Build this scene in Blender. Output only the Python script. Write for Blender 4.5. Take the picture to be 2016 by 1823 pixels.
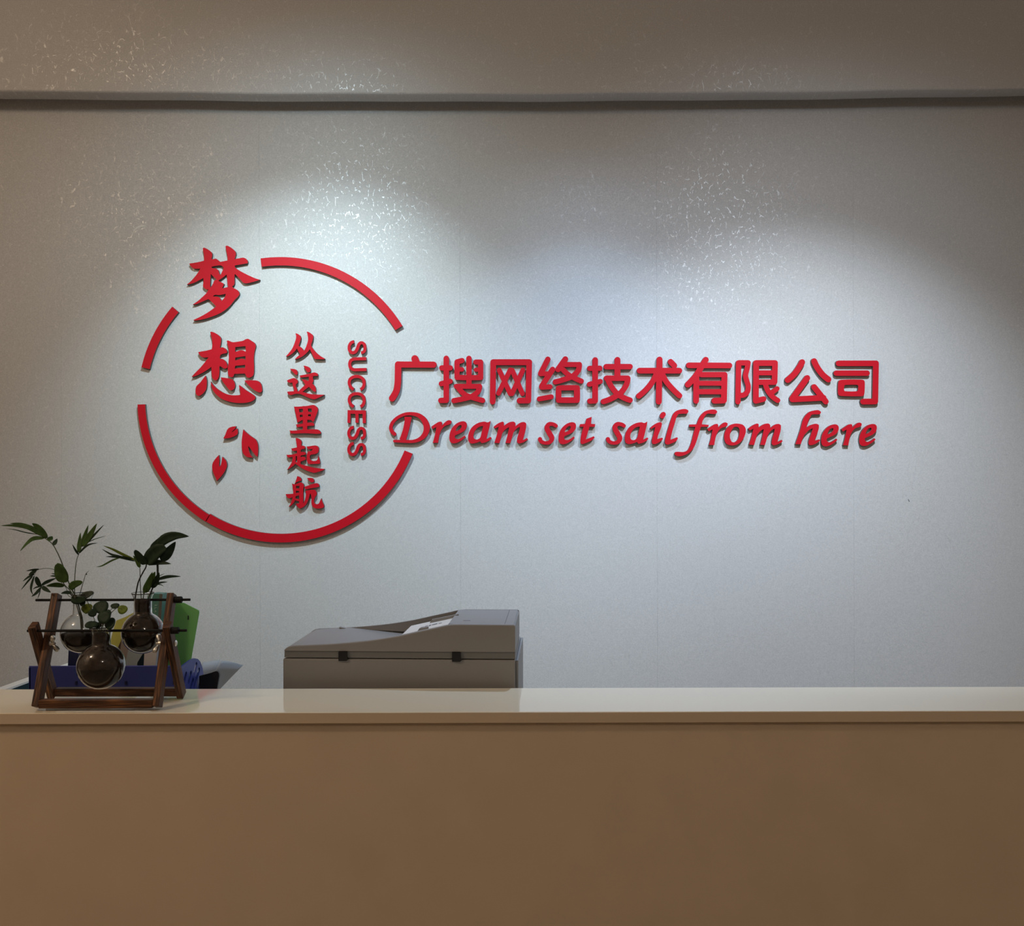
import bpy, bmesh, math, random
from mathutils import Vector, Matrix
from mathutils.geometry import delaunay_2d_cdt

random.seed(7)
SC = bpy.context.scene
COL = SC.collection
for o in list(bpy.data.objects):
    bpy.data.objects.remove(o)

# ------------------------------------------------------------------ camera
F = 1900.0            # focal length in pixels of the 2016 px wide frame
CX, HY = 1008.0, 930.0  # vanishing point of the depth direction in the photograph
CAM_Z = 1.56
ROLL = 0.0026
WALL = 3.4            # distance of the wall with the sign
cam_d = bpy.data.cameras.new('camera')
cam_d.sensor_width = 36.0
cam_d.sensor_fit = 'HORIZONTAL'
cam_d.lens = 36.0 * F / 2016.0
cam_d.shift_y = (HY - 911.5) / 2016.0
cam_d.clip_start = 0.05
cam = bpy.data.objects.new('camera', cam_d)
COL.objects.link(cam)
cam.matrix_world = Matrix.Translation((0, 0, CAM_Z)) @ Matrix.Rotation(math.pi / 2, 4, 'X') @ Matrix.Rotation(-ROLL, 4, 'Z')
SC.camera = cam

# ------------------------------------------------------------------ world, lamps, exposure
SC.view_settings.view_transform = 'Standard'
SC.view_settings.look = 'None'
SC.view_settings.exposure = 0.0
SC.view_settings.gamma = 1.0
SC.view_settings.use_curve_mapping = False
wd = bpy.data.worlds.new('world')
SC.world = wd
wd.use_nodes = True
wd.node_tree.nodes['Background'].inputs[0].default_value = (1.0, 0.80, 0.62, 1)
wd.node_tree.nodes['Background'].inputs[1].default_value = 0.02

def spot(name, x, y, z, tx, ty, tz, power, col, angle, blend):
    l = bpy.data.lights.new(name, 'SPOT')
    l.energy = power
    l.color = col
    l.spot_size = math.radians(angle)
    l.spot_blend = blend
    l.shadow_soft_size = 0.022
    o = bpy.data.objects.new(name, l)
    COL.objects.link(o)
    o.location = (x, y, z)
    o.rotation_euler = (Vector((tx, ty, tz)) - Vector((x, y, z))).to_track_quat('-Z', 'Y').to_euler()
    return o

# track spotlights washing the sign wall:
# x, distance from the wall, height, aim height on the wall, beam angle, beam power, spill power, colour
SPOTS = [(-0.675, 1.04, 2.855, 1.64, 77, 88, 19, (0.69, 0.90, 1.0)),
         (0.26, 0.70, 2.855, -1.50, 100, 68, 11, (0.48, 0.69, 1.0)),
         (0.99, 1.24, 2.855, 0.95, 82, 134, 22, (0.735, 0.86, 1.0))]
for sx, sl, sz, tz, cone, sp, sp2, scol in SPOTS:
    spot('ceiling_spotlight', sx, WALL - sl, sz, sx, WALL, tz, sp, scol, cone, 1.0)
    spot('ceiling_spotlight_spill', sx, WALL - sl, sz, sx, WALL, tz, sp2, scol, 140, 1.0)

def lamp(name, loc, power, col, radius):
    l = bpy.data.lights.new(name, 'POINT')
    l.energy = power
    l.color = col
    l.shadow_soft_size = radius
    o = bpy.data.objects.new(name, l)
    COL.objects.link(o)
    o.location = loc
    return o
lamp('warm_room_lamp', (-2.2, 0.7, 3.08), 42, (1.0, 0.77, 0.56), 0.12)
lamp('room_fill_lamp', (0.9, -1.0, 3.08), 26, (1.0, 0.88, 0.76), 0.12)  # unseen lamp behind the viewer, added as neutral ambient fill

# ------------------------------------------------------------------ helpers
def P(px, py, d):
    """point of the room seen at photograph pixel (px, py) at distance d"""
    dx, dy = px - CX, py - HY
    ux, uy = dx - ROLL * dy, dy + ROLL * dx
    return Vector((ux / F * d, d, CAM_Z - uy / F * d))

def lin(c):
    c /= 255.0
    return c / 12.92 if c <= 0.04045 else ((c + 0.055) / 1.055) ** 2.4
def rgb(r, g, b):
    return (lin(r), lin(g), lin(b), 1.0)

def mat(name, col, rough=0.5, spec=0.5, metal=0.0, coat=0.0, bump=0.0, bscale=200.0, var=0.0, vscale=20.0):
    m = bpy.data.materials.new(name)
    m.use_nodes = True
    nt = m.node_tree
    b = nt.nodes['Principled BSDF']
    b.inputs['Base Color'].default_value = col
    b.inputs['Roughness'].default_value = rough
    b.inputs['Specular IOR Level'].default_value = spec
    b.inputs['Metallic'].default_value = metal
    if coat:
        b.inputs['Coat Weight'].default_value = coat
        b.inputs['Coat Roughness'].default_value = 0.04
    tc = nt.nodes.new('ShaderNodeTexCoord')
    if bump:
        n = nt.nodes.new('ShaderNodeTexNoise')
        n.inputs['Scale'].default_value = bscale
        n.inputs['Detail'].default_value = 3
        nt.links.new(tc.outputs['Object'], n.inputs['Vector'])
        bp = nt.nodes.new('ShaderNodeBump')
        bp.inputs['Strength'].default_value = bump
        bp.inputs['Distance'].default_value = 0.001
        nt.links.new(n.outputs['Fac'], bp.inputs['Height'])
        nt.links.new(bp.outputs['Normal'], b.inputs['Normal'])
    if var:
        n = nt.nodes.new('ShaderNodeTexNoise')
        n.inputs['Scale'].default_value = vscale
        n.inputs['Detail'].default_value = 4
        nt.links.new(tc.outputs['Object'], n.inputs['Vector'])
        r = nt.nodes.new('ShaderNodeValToRGB')
        r.color_ramp.elements[0].position = 0.3
        r.color_ramp.elements[1].position = 0.7
        r.color_ramp.elements[0].color = tuple(max(0, c * (1 - var)) for c in col[:3]) + (1,)
        r.color_ramp.elements[1].color = tuple(min(1, c * (1 + var)) for c in col[:3]) + (1,)
        nt.links.new(n.outputs['Fac'], r.inputs['Fac'])
        nt.links.new(r.outputs['Color'], b.inputs['Base Color'])
    return m

def link_mesh(name, verts, faces, m, parent=None, local=False, smooth=False):
    me = bpy.data.meshes.new(name)
    off = Vector((0, 0, 0))
    if parent is not None and not local:
        off = parent.location.copy()
        if parent.parent is not None:
            off += parent.parent.location
    me.from_pydata([tuple(Vector(v) - off) for v in verts], [], faces)
    me.validate()
    bm = bmesh.new()
    bm.from_mesh(me)
    bmesh.ops.recalc_face_normals(bm, faces=bm.faces)
    bm.to_mesh(me)
    bm.free()
    if smooth:
        for p in me.polygons:
            p.use_smooth = True
    me.materials.append(m)
    o = bpy.data.objects.new(name, me)
    COL.objects.link(o)
    if parent is not None:
        o.parent = parent
    return o

def tag(o, label, cat, group=None, kind=None):
    if label:
        o['label'] = label
    if cat:
        o['category'] = cat
    if group:
        o['group'] = group
    if kind:
        o['kind'] = kind
    return o

def thing(name, loc, label, cat, group=None):
    o = bpy.data.objects.new(name, None)
    o.empty_display_size = 0.05
    COL.objects.link(o)
    o.location = loc
    return tag(o, label, cat, group)

class MB:
    """collects shapes for one mesh"""
    def __init__(s):
        s.v, s.f = [], []
    def add(s, v, f):
        k = len(s.v)
        s.v += [Vector(p) for p in v]
        s.f += [tuple(i + k for i in q) for q in f]
        return s
    def box(s, lo, hi, bev=0.0, M=None, seg=2):
        bm = bmesh.new()
        bmesh.ops.create_cube(bm, size=1.0)
        for v in bm.verts:
            v.co = Vector([(lo[i] + hi[i]) / 2 + v.co[i] * (hi[i] - lo[i]) for i in range(3)])
        if bev:
            bmesh.ops.bevel(bm, geom=bm.edges[:], offset=bev, segments=seg, profile=0.5, affect='EDGES')
        if M is not None:
            bm.transform(M)
        bm.verts.index_update()
        s.add([v.co.copy() for v in bm.verts], [tuple(v.index for v in f.verts) for f in bm.faces])
        bm.free()
        return s
    def beam(s, a, b, w, t, bev=0.001, xaxis=Vector((1, 0, 0))):
        """box beam from a to b; w along xaxis, t across"""
        a, b = Vector(a), Vector(b)
        z = (b - a)
        L = z.length
        z.normalize()
        x = (xaxis - z * xaxis.dot(z)).normalized()
        y = z.cross(x)
        M = Matrix((x, y, z)).transposed().to_4x4()
        M.translation = a
        return s.box((-w / 2, -t / 2, 0), (w / 2, t / 2, L), bev, M)
    def tube(s, pts, rad, n=8, cap=True):
        pts = [Vector(p) for p in pts]
        if not isinstance(rad, (list, tuple)):
            rad = [rad] * len(pts)
        vs, fs = [], []
        up = None
        for i, p in enumerate(pts):
            t = (pts[min(i + 1, len(pts) - 1)] - pts[max(i - 1, 0)]).normalized()
            if up is None:
                up = t.orthogonal().normalized()
            else:
                up = (up - t * up.dot(t)).normalized()
            w = t.cross(up)
            for k in range(n):
                a = 2 * math.pi * k / n
                vs.append(p + (up * math.cos(a) + w * math.sin(a)) * rad[i])
        for i in range(len(pts) - 1):
            for k in range(n):
                fs.append((i * n + k, i * n + (k + 1) % n, (i + 1) * n + (k + 1) % n, (i + 1) * n + k))
        if cap:
            fs.append(tuple(range(n - 1, -1, -1)))
            fs.append(tuple((len(pts) - 1) * n + k for k in range(n)))
        return s.add(vs, fs)
    def lathe(s, prof, c, n=40, closed=False):
        """profile of (r, z) about the vertical through c"""
        vs, fs = [], []
        for r, z in prof:
            for k in range(n):
                a = 2 * math.pi * k / n
                vs.append(Vector((c[0] + r * math.cos(a), c[1] + r * math.sin(a), c[2] + z)))
        m = len(prof)
        for i in range(m if closed else m - 1):
            j = (i + 1) % m
            for k in range(n):
                fs.append((i * n + k, i * n + (k + 1) % n, j * n + (k + 1) % n, j * n + k))
        if not closed:
            if prof[0][0] > 1e-6: fs.append(tuple(range(n)))
            if prof[-1][0] > 1e-6: fs.append(tuple((m - 1) * n + k for k in range(n)))
        return s.add(vs, fs)
    def prism(s, poly, f0, f1):
        """poly of 2d points, mapped by f0 and f1 to the two end planes"""
        n = len(poly)
        vs = [f0(p) for p in poly] + [f1(p) for p in poly]
        fs = [tuple(range(n)), tuple(range(2 * n - 1, n - 1, -1))]
        for i in range(n):
            j = (i + 1) % n
            fs.append((i, i + n, j + n, j))
        return s.add(vs, fs)
    def build(s, name, m, parent=None, local=False, smooth=False):
        return link_mesh(name, s.v, s.f, m, parent, local, smooth)

def shade_auto(o, ang=35):
    me = o.data
    bm = bmesh.new()
    bm.from_mesh(me)
    for f in bm.faces:
        f.smooth = True
    for e in bm.edges:
        if len(e.link_faces) == 2 and e.calc_face_angle(0) > math.radians(ang):
            e.smooth = False
    bm.to_mesh(me)
    bm.free()
    return o

# ------------------------------------------------------------------ materials
def wallpaper(name, base, seam_dir=True):
    m = bpy.data.materials.new(name)
    m.use_nodes = True
    nt = m.node_tree
    N, L = nt.nodes, nt.links
    b = N['Principled BSDF']
    tc = N.new('ShaderNodeTexCoord')
    # fine paper speckle
    n1 = N.new('ShaderNodeTexNoise'); n1.inputs['Scale'].default_value = 260; n1.inputs['Detail'].default_value = 2
    L.new(tc.outputs['Object'], n1.inputs['Vector'])
    r1 = N.new('ShaderNodeValToRGB')
    r1.color_ramp.elements[0].position = 0.30; r1.color_ramp.elements[1].position = 0.70
    r1.color_ramp.elements[0].color = tuple(c * 0.90 for c in base[:3]) + (1,)
    r1.color_ramp.elements[1].color = tuple(c * 1.08 for c in base[:3]) + (1,)
    L.new(n1.outputs['Fac'], r1.inputs['Fac'])
    L.new(r1.outputs['Color'], b.inputs['Base Color'])
    # silky thread pattern: broken worm-like lines of smoother foil
    mp = N.new('ShaderNodeMapping'); mp.inputs['Scale'].default_value = (58, 1, 29)
    L.new(tc.outputs['Object'], mp.inputs['Vector'])
    wob = N.new('ShaderNodeTexNoise'); wob.inputs['Scale'].default_value = 1.3; wob.inputs['Detail'].default_value = 3
    L.new(mp.outputs['Vector'], wob.inputs['Vector'])
    ad = N.new('ShaderNodeMixRGB'); ad.blend_type = 'ADD'; ad.inputs['Fac'].default_value = 0.55
    L.new(mp.outputs['Vector'], ad.inputs['Color1']); L.new(wob.outputs['Color'], ad.inputs['Color2'])
    vo = N.new('ShaderNodeTexVoronoi'); vo.feature = 'DISTANCE_TO_EDGE'; vo.inputs['Scale'].default_value = 0.9
    L.new(ad.outputs['Color'], vo.inputs['Vector'])
    lt = N.new('ShaderNodeMath'); lt.operation = 'LESS_THAN'; lt.inputs[1].default_value = 0.023
    L.new(vo.outputs['Distance'], lt.inputs[0])
    brk = N.new('ShaderNodeTexNoise'); brk.inputs['Scale'].default_value = 75; brk.inputs['Detail'].default_value = 1
    L.new(tc.outputs['Object'], brk.inputs['Vector'])
    gt = N.new('ShaderNodeMath'); gt.operation = 'GREATER_THAN'; gt.inputs[1].default_value = 0.55
    L.new(brk.outputs['Fac'], gt.inputs[0])
    mk = N.new('ShaderNodeMath'); mk.operation = 'MULTIPLY'
    L.new(lt.outputs[0], mk.inputs[0]); L.new(gt.outputs[0], mk.inputs[1])
    rr = N.new('ShaderNodeMapRange'); rr.inputs['To Min'].default_value = 0.46; rr.inputs['To Max'].default_value = 0.36
    L.new(mk.outputs[0], rr.inputs['Value'])
    L.new(rr.outputs['Result'], b.inputs['Roughness'])
    sp = N.new('ShaderNodeMapRange'); sp.inputs['To Min'].default_value = 0.30; sp.inputs['To Max'].default_value = 1.0
    L.new(mk.outputs[0], sp.inputs['Value'])
    L.new(sp.outputs['Result'], b.inputs['Specular IOR Level'])
    b.inputs['Coat IOR'].default_value = 2.0
    b.inputs['Coat Roughness'].default_value = 0.43
    L.new(mk.outputs[0], b.inputs['Coat Weight'])
    bp = N.new('ShaderNodeBump'); bp.inputs['Strength'].default_value = 0.25; bp.inputs['Distance'].default_value = 0.0006
    L.new(n1.outputs['Fac'], bp.inputs['Height'])
    L.new(bp.outputs['Normal'], b.inputs['Normal'])
    return m

M_WALL = wallpaper('silky_wallpaper', (0.56, 0.55, 0.535, 1))
M_WALLBACK = mat('wall_plaster', (0.30, 0.29, 0.28, 1), 0.8)
M_SOFFIT = wallpaper('soffit_wallpaper', (0.56, 0.55, 0.535, 1))
M_PAINT = mat('room_paint', (0.55, 0.50, 0.44, 1), 0.8, bump=0.1, bscale=120)
M_CEIL = mat('ceiling_paint', (0.62, 0.58, 0.53, 1), 0.85, bump=0.1, bscale=120)
M_FLOOR = mat('floor_tile', (0.30, 0.25, 0.20, 1), 0.35, var=0.1, vscale=6)
M_RED = mat('red_acrylic', rgb(192, 15, 33), 0.5, 0.2, var=0.05, vscale=400)
M_PVC = mat('grey_foam_board', (0.13, 0.115, 0.105, 1), 0.7, 0.2)
M_LEDGE = mat('white_lacquer', (0.88, 0.785, 0.60, 1), 0.06, 0.7, bump=0.02, bscale=60)
M_PANEL = mat('cream_panel', (0.68, 0.54, 0.38, 1), 0.55, 0.3, bump=0.12, bscale=300, var=0.03, vscale=9)
M_EDGE = mat('ledge_front_shade', (0.66, 0.53, 0.38, 1), 0.35, 0.4)  # darker than the board: shade on the ledge front put into the colour
M_DESK = mat('desk_laminate', (0.45, 0.38, 0.30, 1), 0.5)

# ------------------------------------------------------------------ the room
def slab(name, lo, hi, m, bev=0.0, parent=None):
    o = MB().box(lo, hi, bev).build(name, m, parent)
    return o
XW = 3.0
CEIL = 3.25
tag(slab('floor', (-XW, -3.2, -0.1), (XW, WALL + 0.1, 0.0), M_FLOOR), 'brown floor of the reception room', 'floor', kind='structure')
tag(slab('ceiling', (-XW, -3.2, CEIL), (XW, WALL + 0.1, CEIL + 0.1), M_CEIL), 'pale ceiling of the reception room', 'ceiling', kind='structure')
tag(slab('wall_left', (-XW - 0.1, -3.2, 0), (-XW, WALL + 0.1, CEIL), M_PAINT), 'plain side wall left of the reception', 'wall', kind='structure')
tag(slab('wall_right', (XW, -3.2, 0), (XW + 0.1, WALL + 0.1, CEIL), M_PAINT), 'plain side wall right of the reception', 'wall', kind='structure')
tag(slab('wall_front', (-XW, -3.3, 0), (XW, -3.2, CEIL), M_PAINT), 'plain wall behind the viewer', 'wall', kind='structure')
wb = tag(slab('wall_back', (-XW, WALL, 0), (XW, WALL + 0.1, CEIL), M_WALLBACK), 'silvery grey papered wall carrying the red sign', 'wall', kind='structure')
# wallpaper drops, one per roll width, hung edge to edge
WP = 0.0012
sx = [P(q, 700, WALL).x for q in (-659, -269, 121, 511, 906, 1293, 1680, 2070, 2460)]
seams = [-XW] + [q for q in sx if -XW + 0.1 < q < XW - 0.1] + [XW]
for i in range(len(seams) - 1):
    slab('wallpaper_drop', (seams[i] + 0.00014, WALL - WP, 0.0), (seams[i + 1] - 0.00014, WALL, 2.90), M_WALL, 0.0, wb)
FACE0 = WALL - WP

# dropped beam (soffit) over the sign wall; its paper-wrapped lower edge sags and waves a little
SOF_Y = 3.25
def sag(x):
    s = 0.0155 * max(0.0, 1 - (x / 1.8) ** 2)
    return s + 0.0008 * math.sin(x * 7.3 + 1.0) + 0.0007 * math.sin(x * 13.1)
mb = MB()
n = 120
rows = []
R = 0.006
for i in range(n + 1):
    x = -XW + 2 * XW * i / n
    z = 2.851 - sag(x)
    rows.append([Vector((x, SOF_Y, CEIL)), Vector((x, SOF_Y, z + R)), Vector((x, SOF_Y + R * 0.3, z + R * 0.3)), Vector((x, SOF_Y + R, z)), Vector((x, SOF_Y + 0.070, z)), Vector((x, SOF_Y + 0.073, z + 0.003)), Vector((x, SOF_Y + 0.073, z + 0.06)), Vector((x, WALL, 2.911)), Vector((x, WALL, CEIL))])
vs = [p for r in rows for p in r]
fs = []
k = 9
for i in range(n):
    for j in range(k):
        fs.append((i * k + j, i * k + (j + 1) % k, (i + 1) * k + (j + 1) % k, (i + 1) * k + j))
fs += [tuple(range(k)), tuple(n * k + j for j in range(k))]
so = link_mesh('trim_1', vs, fs, M_SOFFIT)
shade_auto(so, 60)
tag(so, 'boxed beam papered like the wall, running above the sign', 'beam', kind='structure')

# ------------------------------------------------------------------ reception counter
LZ = 1.1004
def xat(px, d): return P(px, HY, d).x
FRONT_D, BACK_D = 1.85, 2.057
CT = thing('reception_counter', (0, 1.95, 0), 'long cream panelled reception counter filling the lower picture', 'counter')
slab('front_panel', (-1.8, 1.861, 0.08), (1.8, 1.885, 1.079), M_PANEL, 0.001, CT)
slab('rear_panel', (-1.8, 2.02, 0.0), (1.8, 2.04, 1.079), M_PANEL, 0.001, CT)
for xx in (-1.8, 1.776):
    slab('end_panel', (xx, 1.885, 0.0), (xx + 0.024, 2.02, 1.079), M_PANEL, 0.001, CT)
slab('plinth', (-1.78, 1.885, 0.0), (1.78, 1.90, 0.08), M_DESK, 0, CT)
LG = thing('counter_ledge', (0, 1.95, 1.0795), 'glossy white ledge board topping the reception counter', 'worktop')
slab('ledge_board', (-1.82, FRONT_D + .0012, 1.0795), (1.82, BACK_D, LZ), M_LEDGE, 0.001, LG)
slab('front_edge_shade', (-1.82, FRONT_D, 1.0797), (1.82, FRONT_D + .0012, LZ - .0008), M_EDGE, 0.0004, LG)  # thin strip added to carry the painted shade of the front edge
dk = thing('desk', (-0.9, 2.4, 0), 'low work desk hidden behind the counter, under the blue file holder and printer', 'desk')
slab('desktop', (-1.36, 2.06, 0.855), (0.62, 2.68, 0.88), M_DESK, 0.002, dk)
for a, b in ((-1.32, 2.1), (0.56, 2.1), (-1.32, 2.62), (0.56, 2.62)):
    slab('leg', (a, b, 0), (a + 0.04, b + 0.04, 0.855), M_DESK, 0.002, dk)

# ------------------------------------------------------------------ raised sign
def cr(pts, closed=True, sub=4, corner=52):
    """smooth a polygon (Catmull-Rom), keeping vertices that turn sharply as corners"""
    n = len(pts)
    p = [Vector((a[0], a[1])) for a in pts]
    out = []
    def is_corner(i):
        if not closed and i in (0, n - 1):
            return True
        a = p[i] - p[i - 1]
        b = p[(i + 1) % n] - p[i]
        if a.length < 1e-6 or b.length < 1e-6:
            return True
        return abs(a.angle_signed(b)) > math.radians(corner)
    cs = [is_corner(i) for i in range(n)]
    for i in range(n if closed else n - 1):
        j = (i + 1) % n
        L = (p[j] - p[i]).length
        t0 = Vector((0, 0)); t1 = Vector((0, 0))
        def tang(k):
            d = (p[(k + 1) % n] - p[k - 1])
            return d.normalized() if d.length > 1e-9 else d
        m0 = tang(i) * L * 0.9 if not cs[i] else None
        m1 = tang(j) * L * 0.9 if not cs[j] else None
        if m0 is None and m1 is None:
            out.append(p[i])
            continue
        if m0 is None: m0 = (p[j] - p[i]) * 2 - m1 * 1.0
        if m1 is None: m1 = (p[j] - p[i]) * 2 - m0 * 1.0
        m0 = m0.normalized() * L * 0.9; m1 = m1.normalized() * L * 0.9
        for s in range(sub):
            t = s / sub
            h00 = 2*t**3 - 3*t*t + 1; h10 = t**3 - 2*t*t + t; h01 = -2*t**3 + 3*t*t; h11 = t**3 - t*t
            out.append(p[i] * h00 + m0 * h10 + p[j] * h01 + m1 * h11)
    if not closed:
        out.append(p[-1])
    return out

def capsule(a, b, w, n=7):
    a, b = Vector(a[:2]), Vector(b[:2])
    d = (b - a)
    ang = math.atan2(d.y, d.x) if d.length > 1e-9 else 0.0
    out = []
    for k in range(n + 1):
        t = ang - math.pi / 2 + math.pi * k / n
        out.append(b + Vector((math.cos(t), math.sin(t))) * w / 2)
    for k in range(n + 1):
        t = ang + math.pi / 2 + math.pi * k / n
        out.append(a + Vector((math.cos(t), math.sin(t))) * w / 2)
    return out

def ribbon(pts, flat=False):
    """variable-width stroke: pts of (x, y, w)"""
    c = cr([q[:2] for q in pts], closed=False, sub=5, corner=100)
    m = len(pts) - 1
    L = len(c) - 1
    ws = []
    for i in range(len(c)):
        t = i / L * m
        k = min(int(t), m - 1)
        f = t - k
        ws.append(pts[k][2] * (1 - f) + pts[k + 1][2] * f)
    left, right = [], []
    for i in range(len(c)):
        t = (c[min(i + 1, L)] - c[max(i - 1, 0)]).normalized()
        nrm = Vector((-t.y, t.x))
        left.append(c[i] + nrm * ws[i] / 2)
        right.append(c[i] - nrm * ws[i] / 2)
    poly = [q for q in left]
    if not flat:
        t = (c[-1] - c[-2]).normalized(); a0 = math.atan2(t.x, -t.y)
        a0 = math.atan2(left[-1].y - c[-1].y, left[-1].x - c[-1].x)
        for k in range(1, 7):
            a = a0 - math.pi * k / 7
            poly.append(c[-1] + Vector((math.cos(a), math.sin(a))) * ws[-1] / 2)
    poly += right[::-1]
    if not flat:
        a0 = math.atan2(right[0].y - c[0].y, right[0].x - c[0].x)
        for k in range(1, 7):
            a = a0 - math.pi * k / 7
            poly.append(c[0] + Vector((math.cos(a), math.sin(a))) * ws[0] / 2)
    return poly

def winding(pt, poly):
    x, y = pt
    w = 0
    n = len(poly)
    for i in range(n):
        a = poly[i]; b = poly[(i + 1) % n]
        if a.y <= y:
            if b.y > y and (b.x - a.x) * (y - a.y) - (x - a.x) * (b.y - a.y) > 0:
                w += 1
        elif b.y <= y and (b.x - a.x) * (y - a.y) - (x - a.x) * (b.y - a.y) < 0:
            w -= 1
    return w

def union(pos, neg):
    """triangulated union of pos polygons minus neg polygons -> verts, tris, boundary edges"""
    vs, es = [], []
    for poly in pos + neg:
        k = len(vs)
        m = len(poly)
        vs += [Vector((q.x, q.y)) for q in poly]
        es += [(k + i, k + (i + 1) % m) for i in range(m)]
    V, E, T, _, _, _ = delaunay_2d_cdt(vs, es, [], 0, 1e-4)
    bb = [(min(q.x for q in p), max(q.x for q in p), min(q.y for q in p), max(q.y for q in p)) for p in pos + neg]
    allp = pos + neg
    keep = []
    for t in T:
        c = ((V[t[0]].x + V[t[1]].x + V[t[2]].x) / 3, (V[t[0]].y + V[t[1]].y + V[t[2]].y) / 3)
        inside = False
        for i, p in enumerate(allp):
            b = bb[i]
            if not (b[0] <= c[0] <= b[1] and b[2] <= c[1] <= b[3]):
                continue
            if winding(c, p):
                if i < len(pos): inside = True
                else:
                    inside = False
                    break
        if inside:
            keep.append(tuple(t))
    cnt = {}
    for t in keep:
        for i in range(3):
            e = (t[i], t[(i + 1) % 3])
            cnt[e] = cnt.get(e, 0) + 1
    bd = [e for e in cnt if (e[1], e[0]) not in cnt]
    return V, keep, bd

T_BODY = 0.0120
T_FACE = 0.0014
def extrude_2d(V, tris, bd, y0, y1):
    used = sorted({i for t in tris for i in t})
    idx = {q: i for i, q in enumerate(used)}
    n = len(used)
    vs = [Vector((V[q].x, y0, V[q].y)) for q in used] + [Vector((V[q].x, y1, V[q].y)) for q in used]
    fs = []
    for t in tris:
        a, b, c = (idx[q] for q in t)
        fs.append((a, b, c)); fs.append((a + n, c + n, b + n))
    for a, b in bd:
        a, b = idx[a], idx[b]
        fs.append((a, a + n, b + n, b))
    return vs, fs

FD = FACE0 - T_BODY - T_FACE     # distance of the red faces
def sign_piece(name, label, cat, pos, neg, mapf, group):
    """pos / neg polygons in crop pixels, mapf maps crop pixel to photo pixel"""
    def w(poly):
        out = []
        for q in poly:
            px, py = mapf(q[0], q[1])
            r = P(px, py, FD)
            out.append(Vector((r.x, r.z)))
        return out
    P1 = [w(q) for q in pos]
    N1 = [w(q) for q in neg]
    V, T, B = union(P1, N1)
    xs = [v.x for p in P1 for v in p]; zs = [v.y for p in P1 for v in p]
    root = thing(name, ((min(xs) + max(xs)) / 2, FACE0, min(zs)), label, cat, group)
    v, f = extrude_2d(V, T, B, FACE0, FACE0 - T_BODY)
    link_mesh('backing', v, f, M_PVC, root)
    v, f = extrude_2d(V, T, B, FACE0 - T_BODY, FD)
    link_mesh('face', v, f, M_RED, root)
    return root

def Z(ox, oy, s):
    return lambda x, y: (ox + x / s, oy + y / s)
def sm(*polys):
    return [cr(p) for p in polys]
def caps(*strokes):
    """strokes: (width, (x,y), (x,y), ...) straight pieces with round ends"""
    out = []
    for st in strokes:
        w, pts = st[0], st[1:]
        for a, b in zip(pts, pts[1:]):
            out.append(capsule(a, b, w))
    return out
def rib(*strokes):
    """strokes: (width, pts...) smooth curved strokes"""
    return [ribbon([(p[0], p[1], st[0]) for p in st[1:]]) for st in strokes]

def wall_mark(name, pts, m):
    poly = ribbon(pts)
    V, T, B = union([[Vector((P(q.x, q.y, FACE0).x, P(q.x, q.y, FACE0).z)) for q in poly]], [])
    v, f = extrude_2d(V, T, B, FACE0 - .0001, FACE0 - .0004)
    link_mesh(name, v, f, m, wb)
wall_mark('scuff_mark', [(262, 459, 1), (266, 452, 3), (274, 446.5, 4), (282, 444.5, 3.4), (288, 445, 1)], mat('pale_scuff', (0.74, 0.72, 0.68, 1), 0.6))
wall_mark('scuff_mark', [(1788, 983, 1.2), (1790, 987, 1.6)], mat('dark_speck', (0.12, 0.12, 0.12, 1), 0.7))

G1 = 'brush characters in the ring'
z1 = Z(360, 475, 10.725); z2 = Z(370, 640, 10.725); z3 = Z(550, 640, 9.12); z4 = Z(550, 780, 7.76); z5 = Z(670, 660, 7.3); z6 = Z(400, 830, 14.02)
sign_piece('sign_character', 'large red brush character 梦, topmost one inside the ring', 'sign', sm(
    [(420,150),(445,135),(500,155),(570,200),(612,250),(618,300),(600,378),(650,375),(690,365),(730,385),(785,435),(940,405),(942,340),(930,260),(910,170),(900,110),(920,93),(960,100),(1040,150),(1105,215),(1118,260),(1110,310),(1090,375),(1180,360),(1270,345),(1320,360),(1360,400),(1370,440),(1365,465),(1300,475),(1100,510),(1095,535),(1130,575),(1250,650),(1400,725),(1540,785),(1625,810),(1560,835),(1450,865),(1370,885),(1310,885),(1270,870),(1200,790),(1100,690),(1090,720),(1090,860),(1085,910),(1040,950),(1060,980),(1120,1010),(1170,1050),(1192,1095),(1190,1130),(1150,1180),(1090,1240),(1020,1330),(930,1420),(800,1510),(640,1580),(450,1640),(300,1668),(215,1665),(400,1575),(560,1480),(700,1375),(620,1290),(540,1220),(420,1270),(300,1320),(205,1338),(330,1250),(440,1150),(515,1070),(540,1008),(505,1020),(455,990),(425,950),(435,870),(430,775),(330,830),(200,890),(80,915),(180,830),(290,700),(370,575),(300,580),(230,575),(180,540),(140,485),(140,468),(200,460),(320,440),(445,410),(447,330),(440,260),(425,190)]),
    sm([(590,690),(660,760),(720,808),(660,835),(635,900),(575,985),(578,850)],
       [(925,700),(850,760),(745,832),(800,858),(858,890),(862,915),(825,995),(965,962),(945,910),(935,800)],
       [(600,540),(690,520),(800,510),(855,550),(850,590),(790,720),(770,680),(745,610),(700,575),(620,565)],
       [(630,1165),(680,1130),(760,1135),(905,1110),(890,1170),(815,1260),(790,1210),(750,1175)]), z1, G1)
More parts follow.
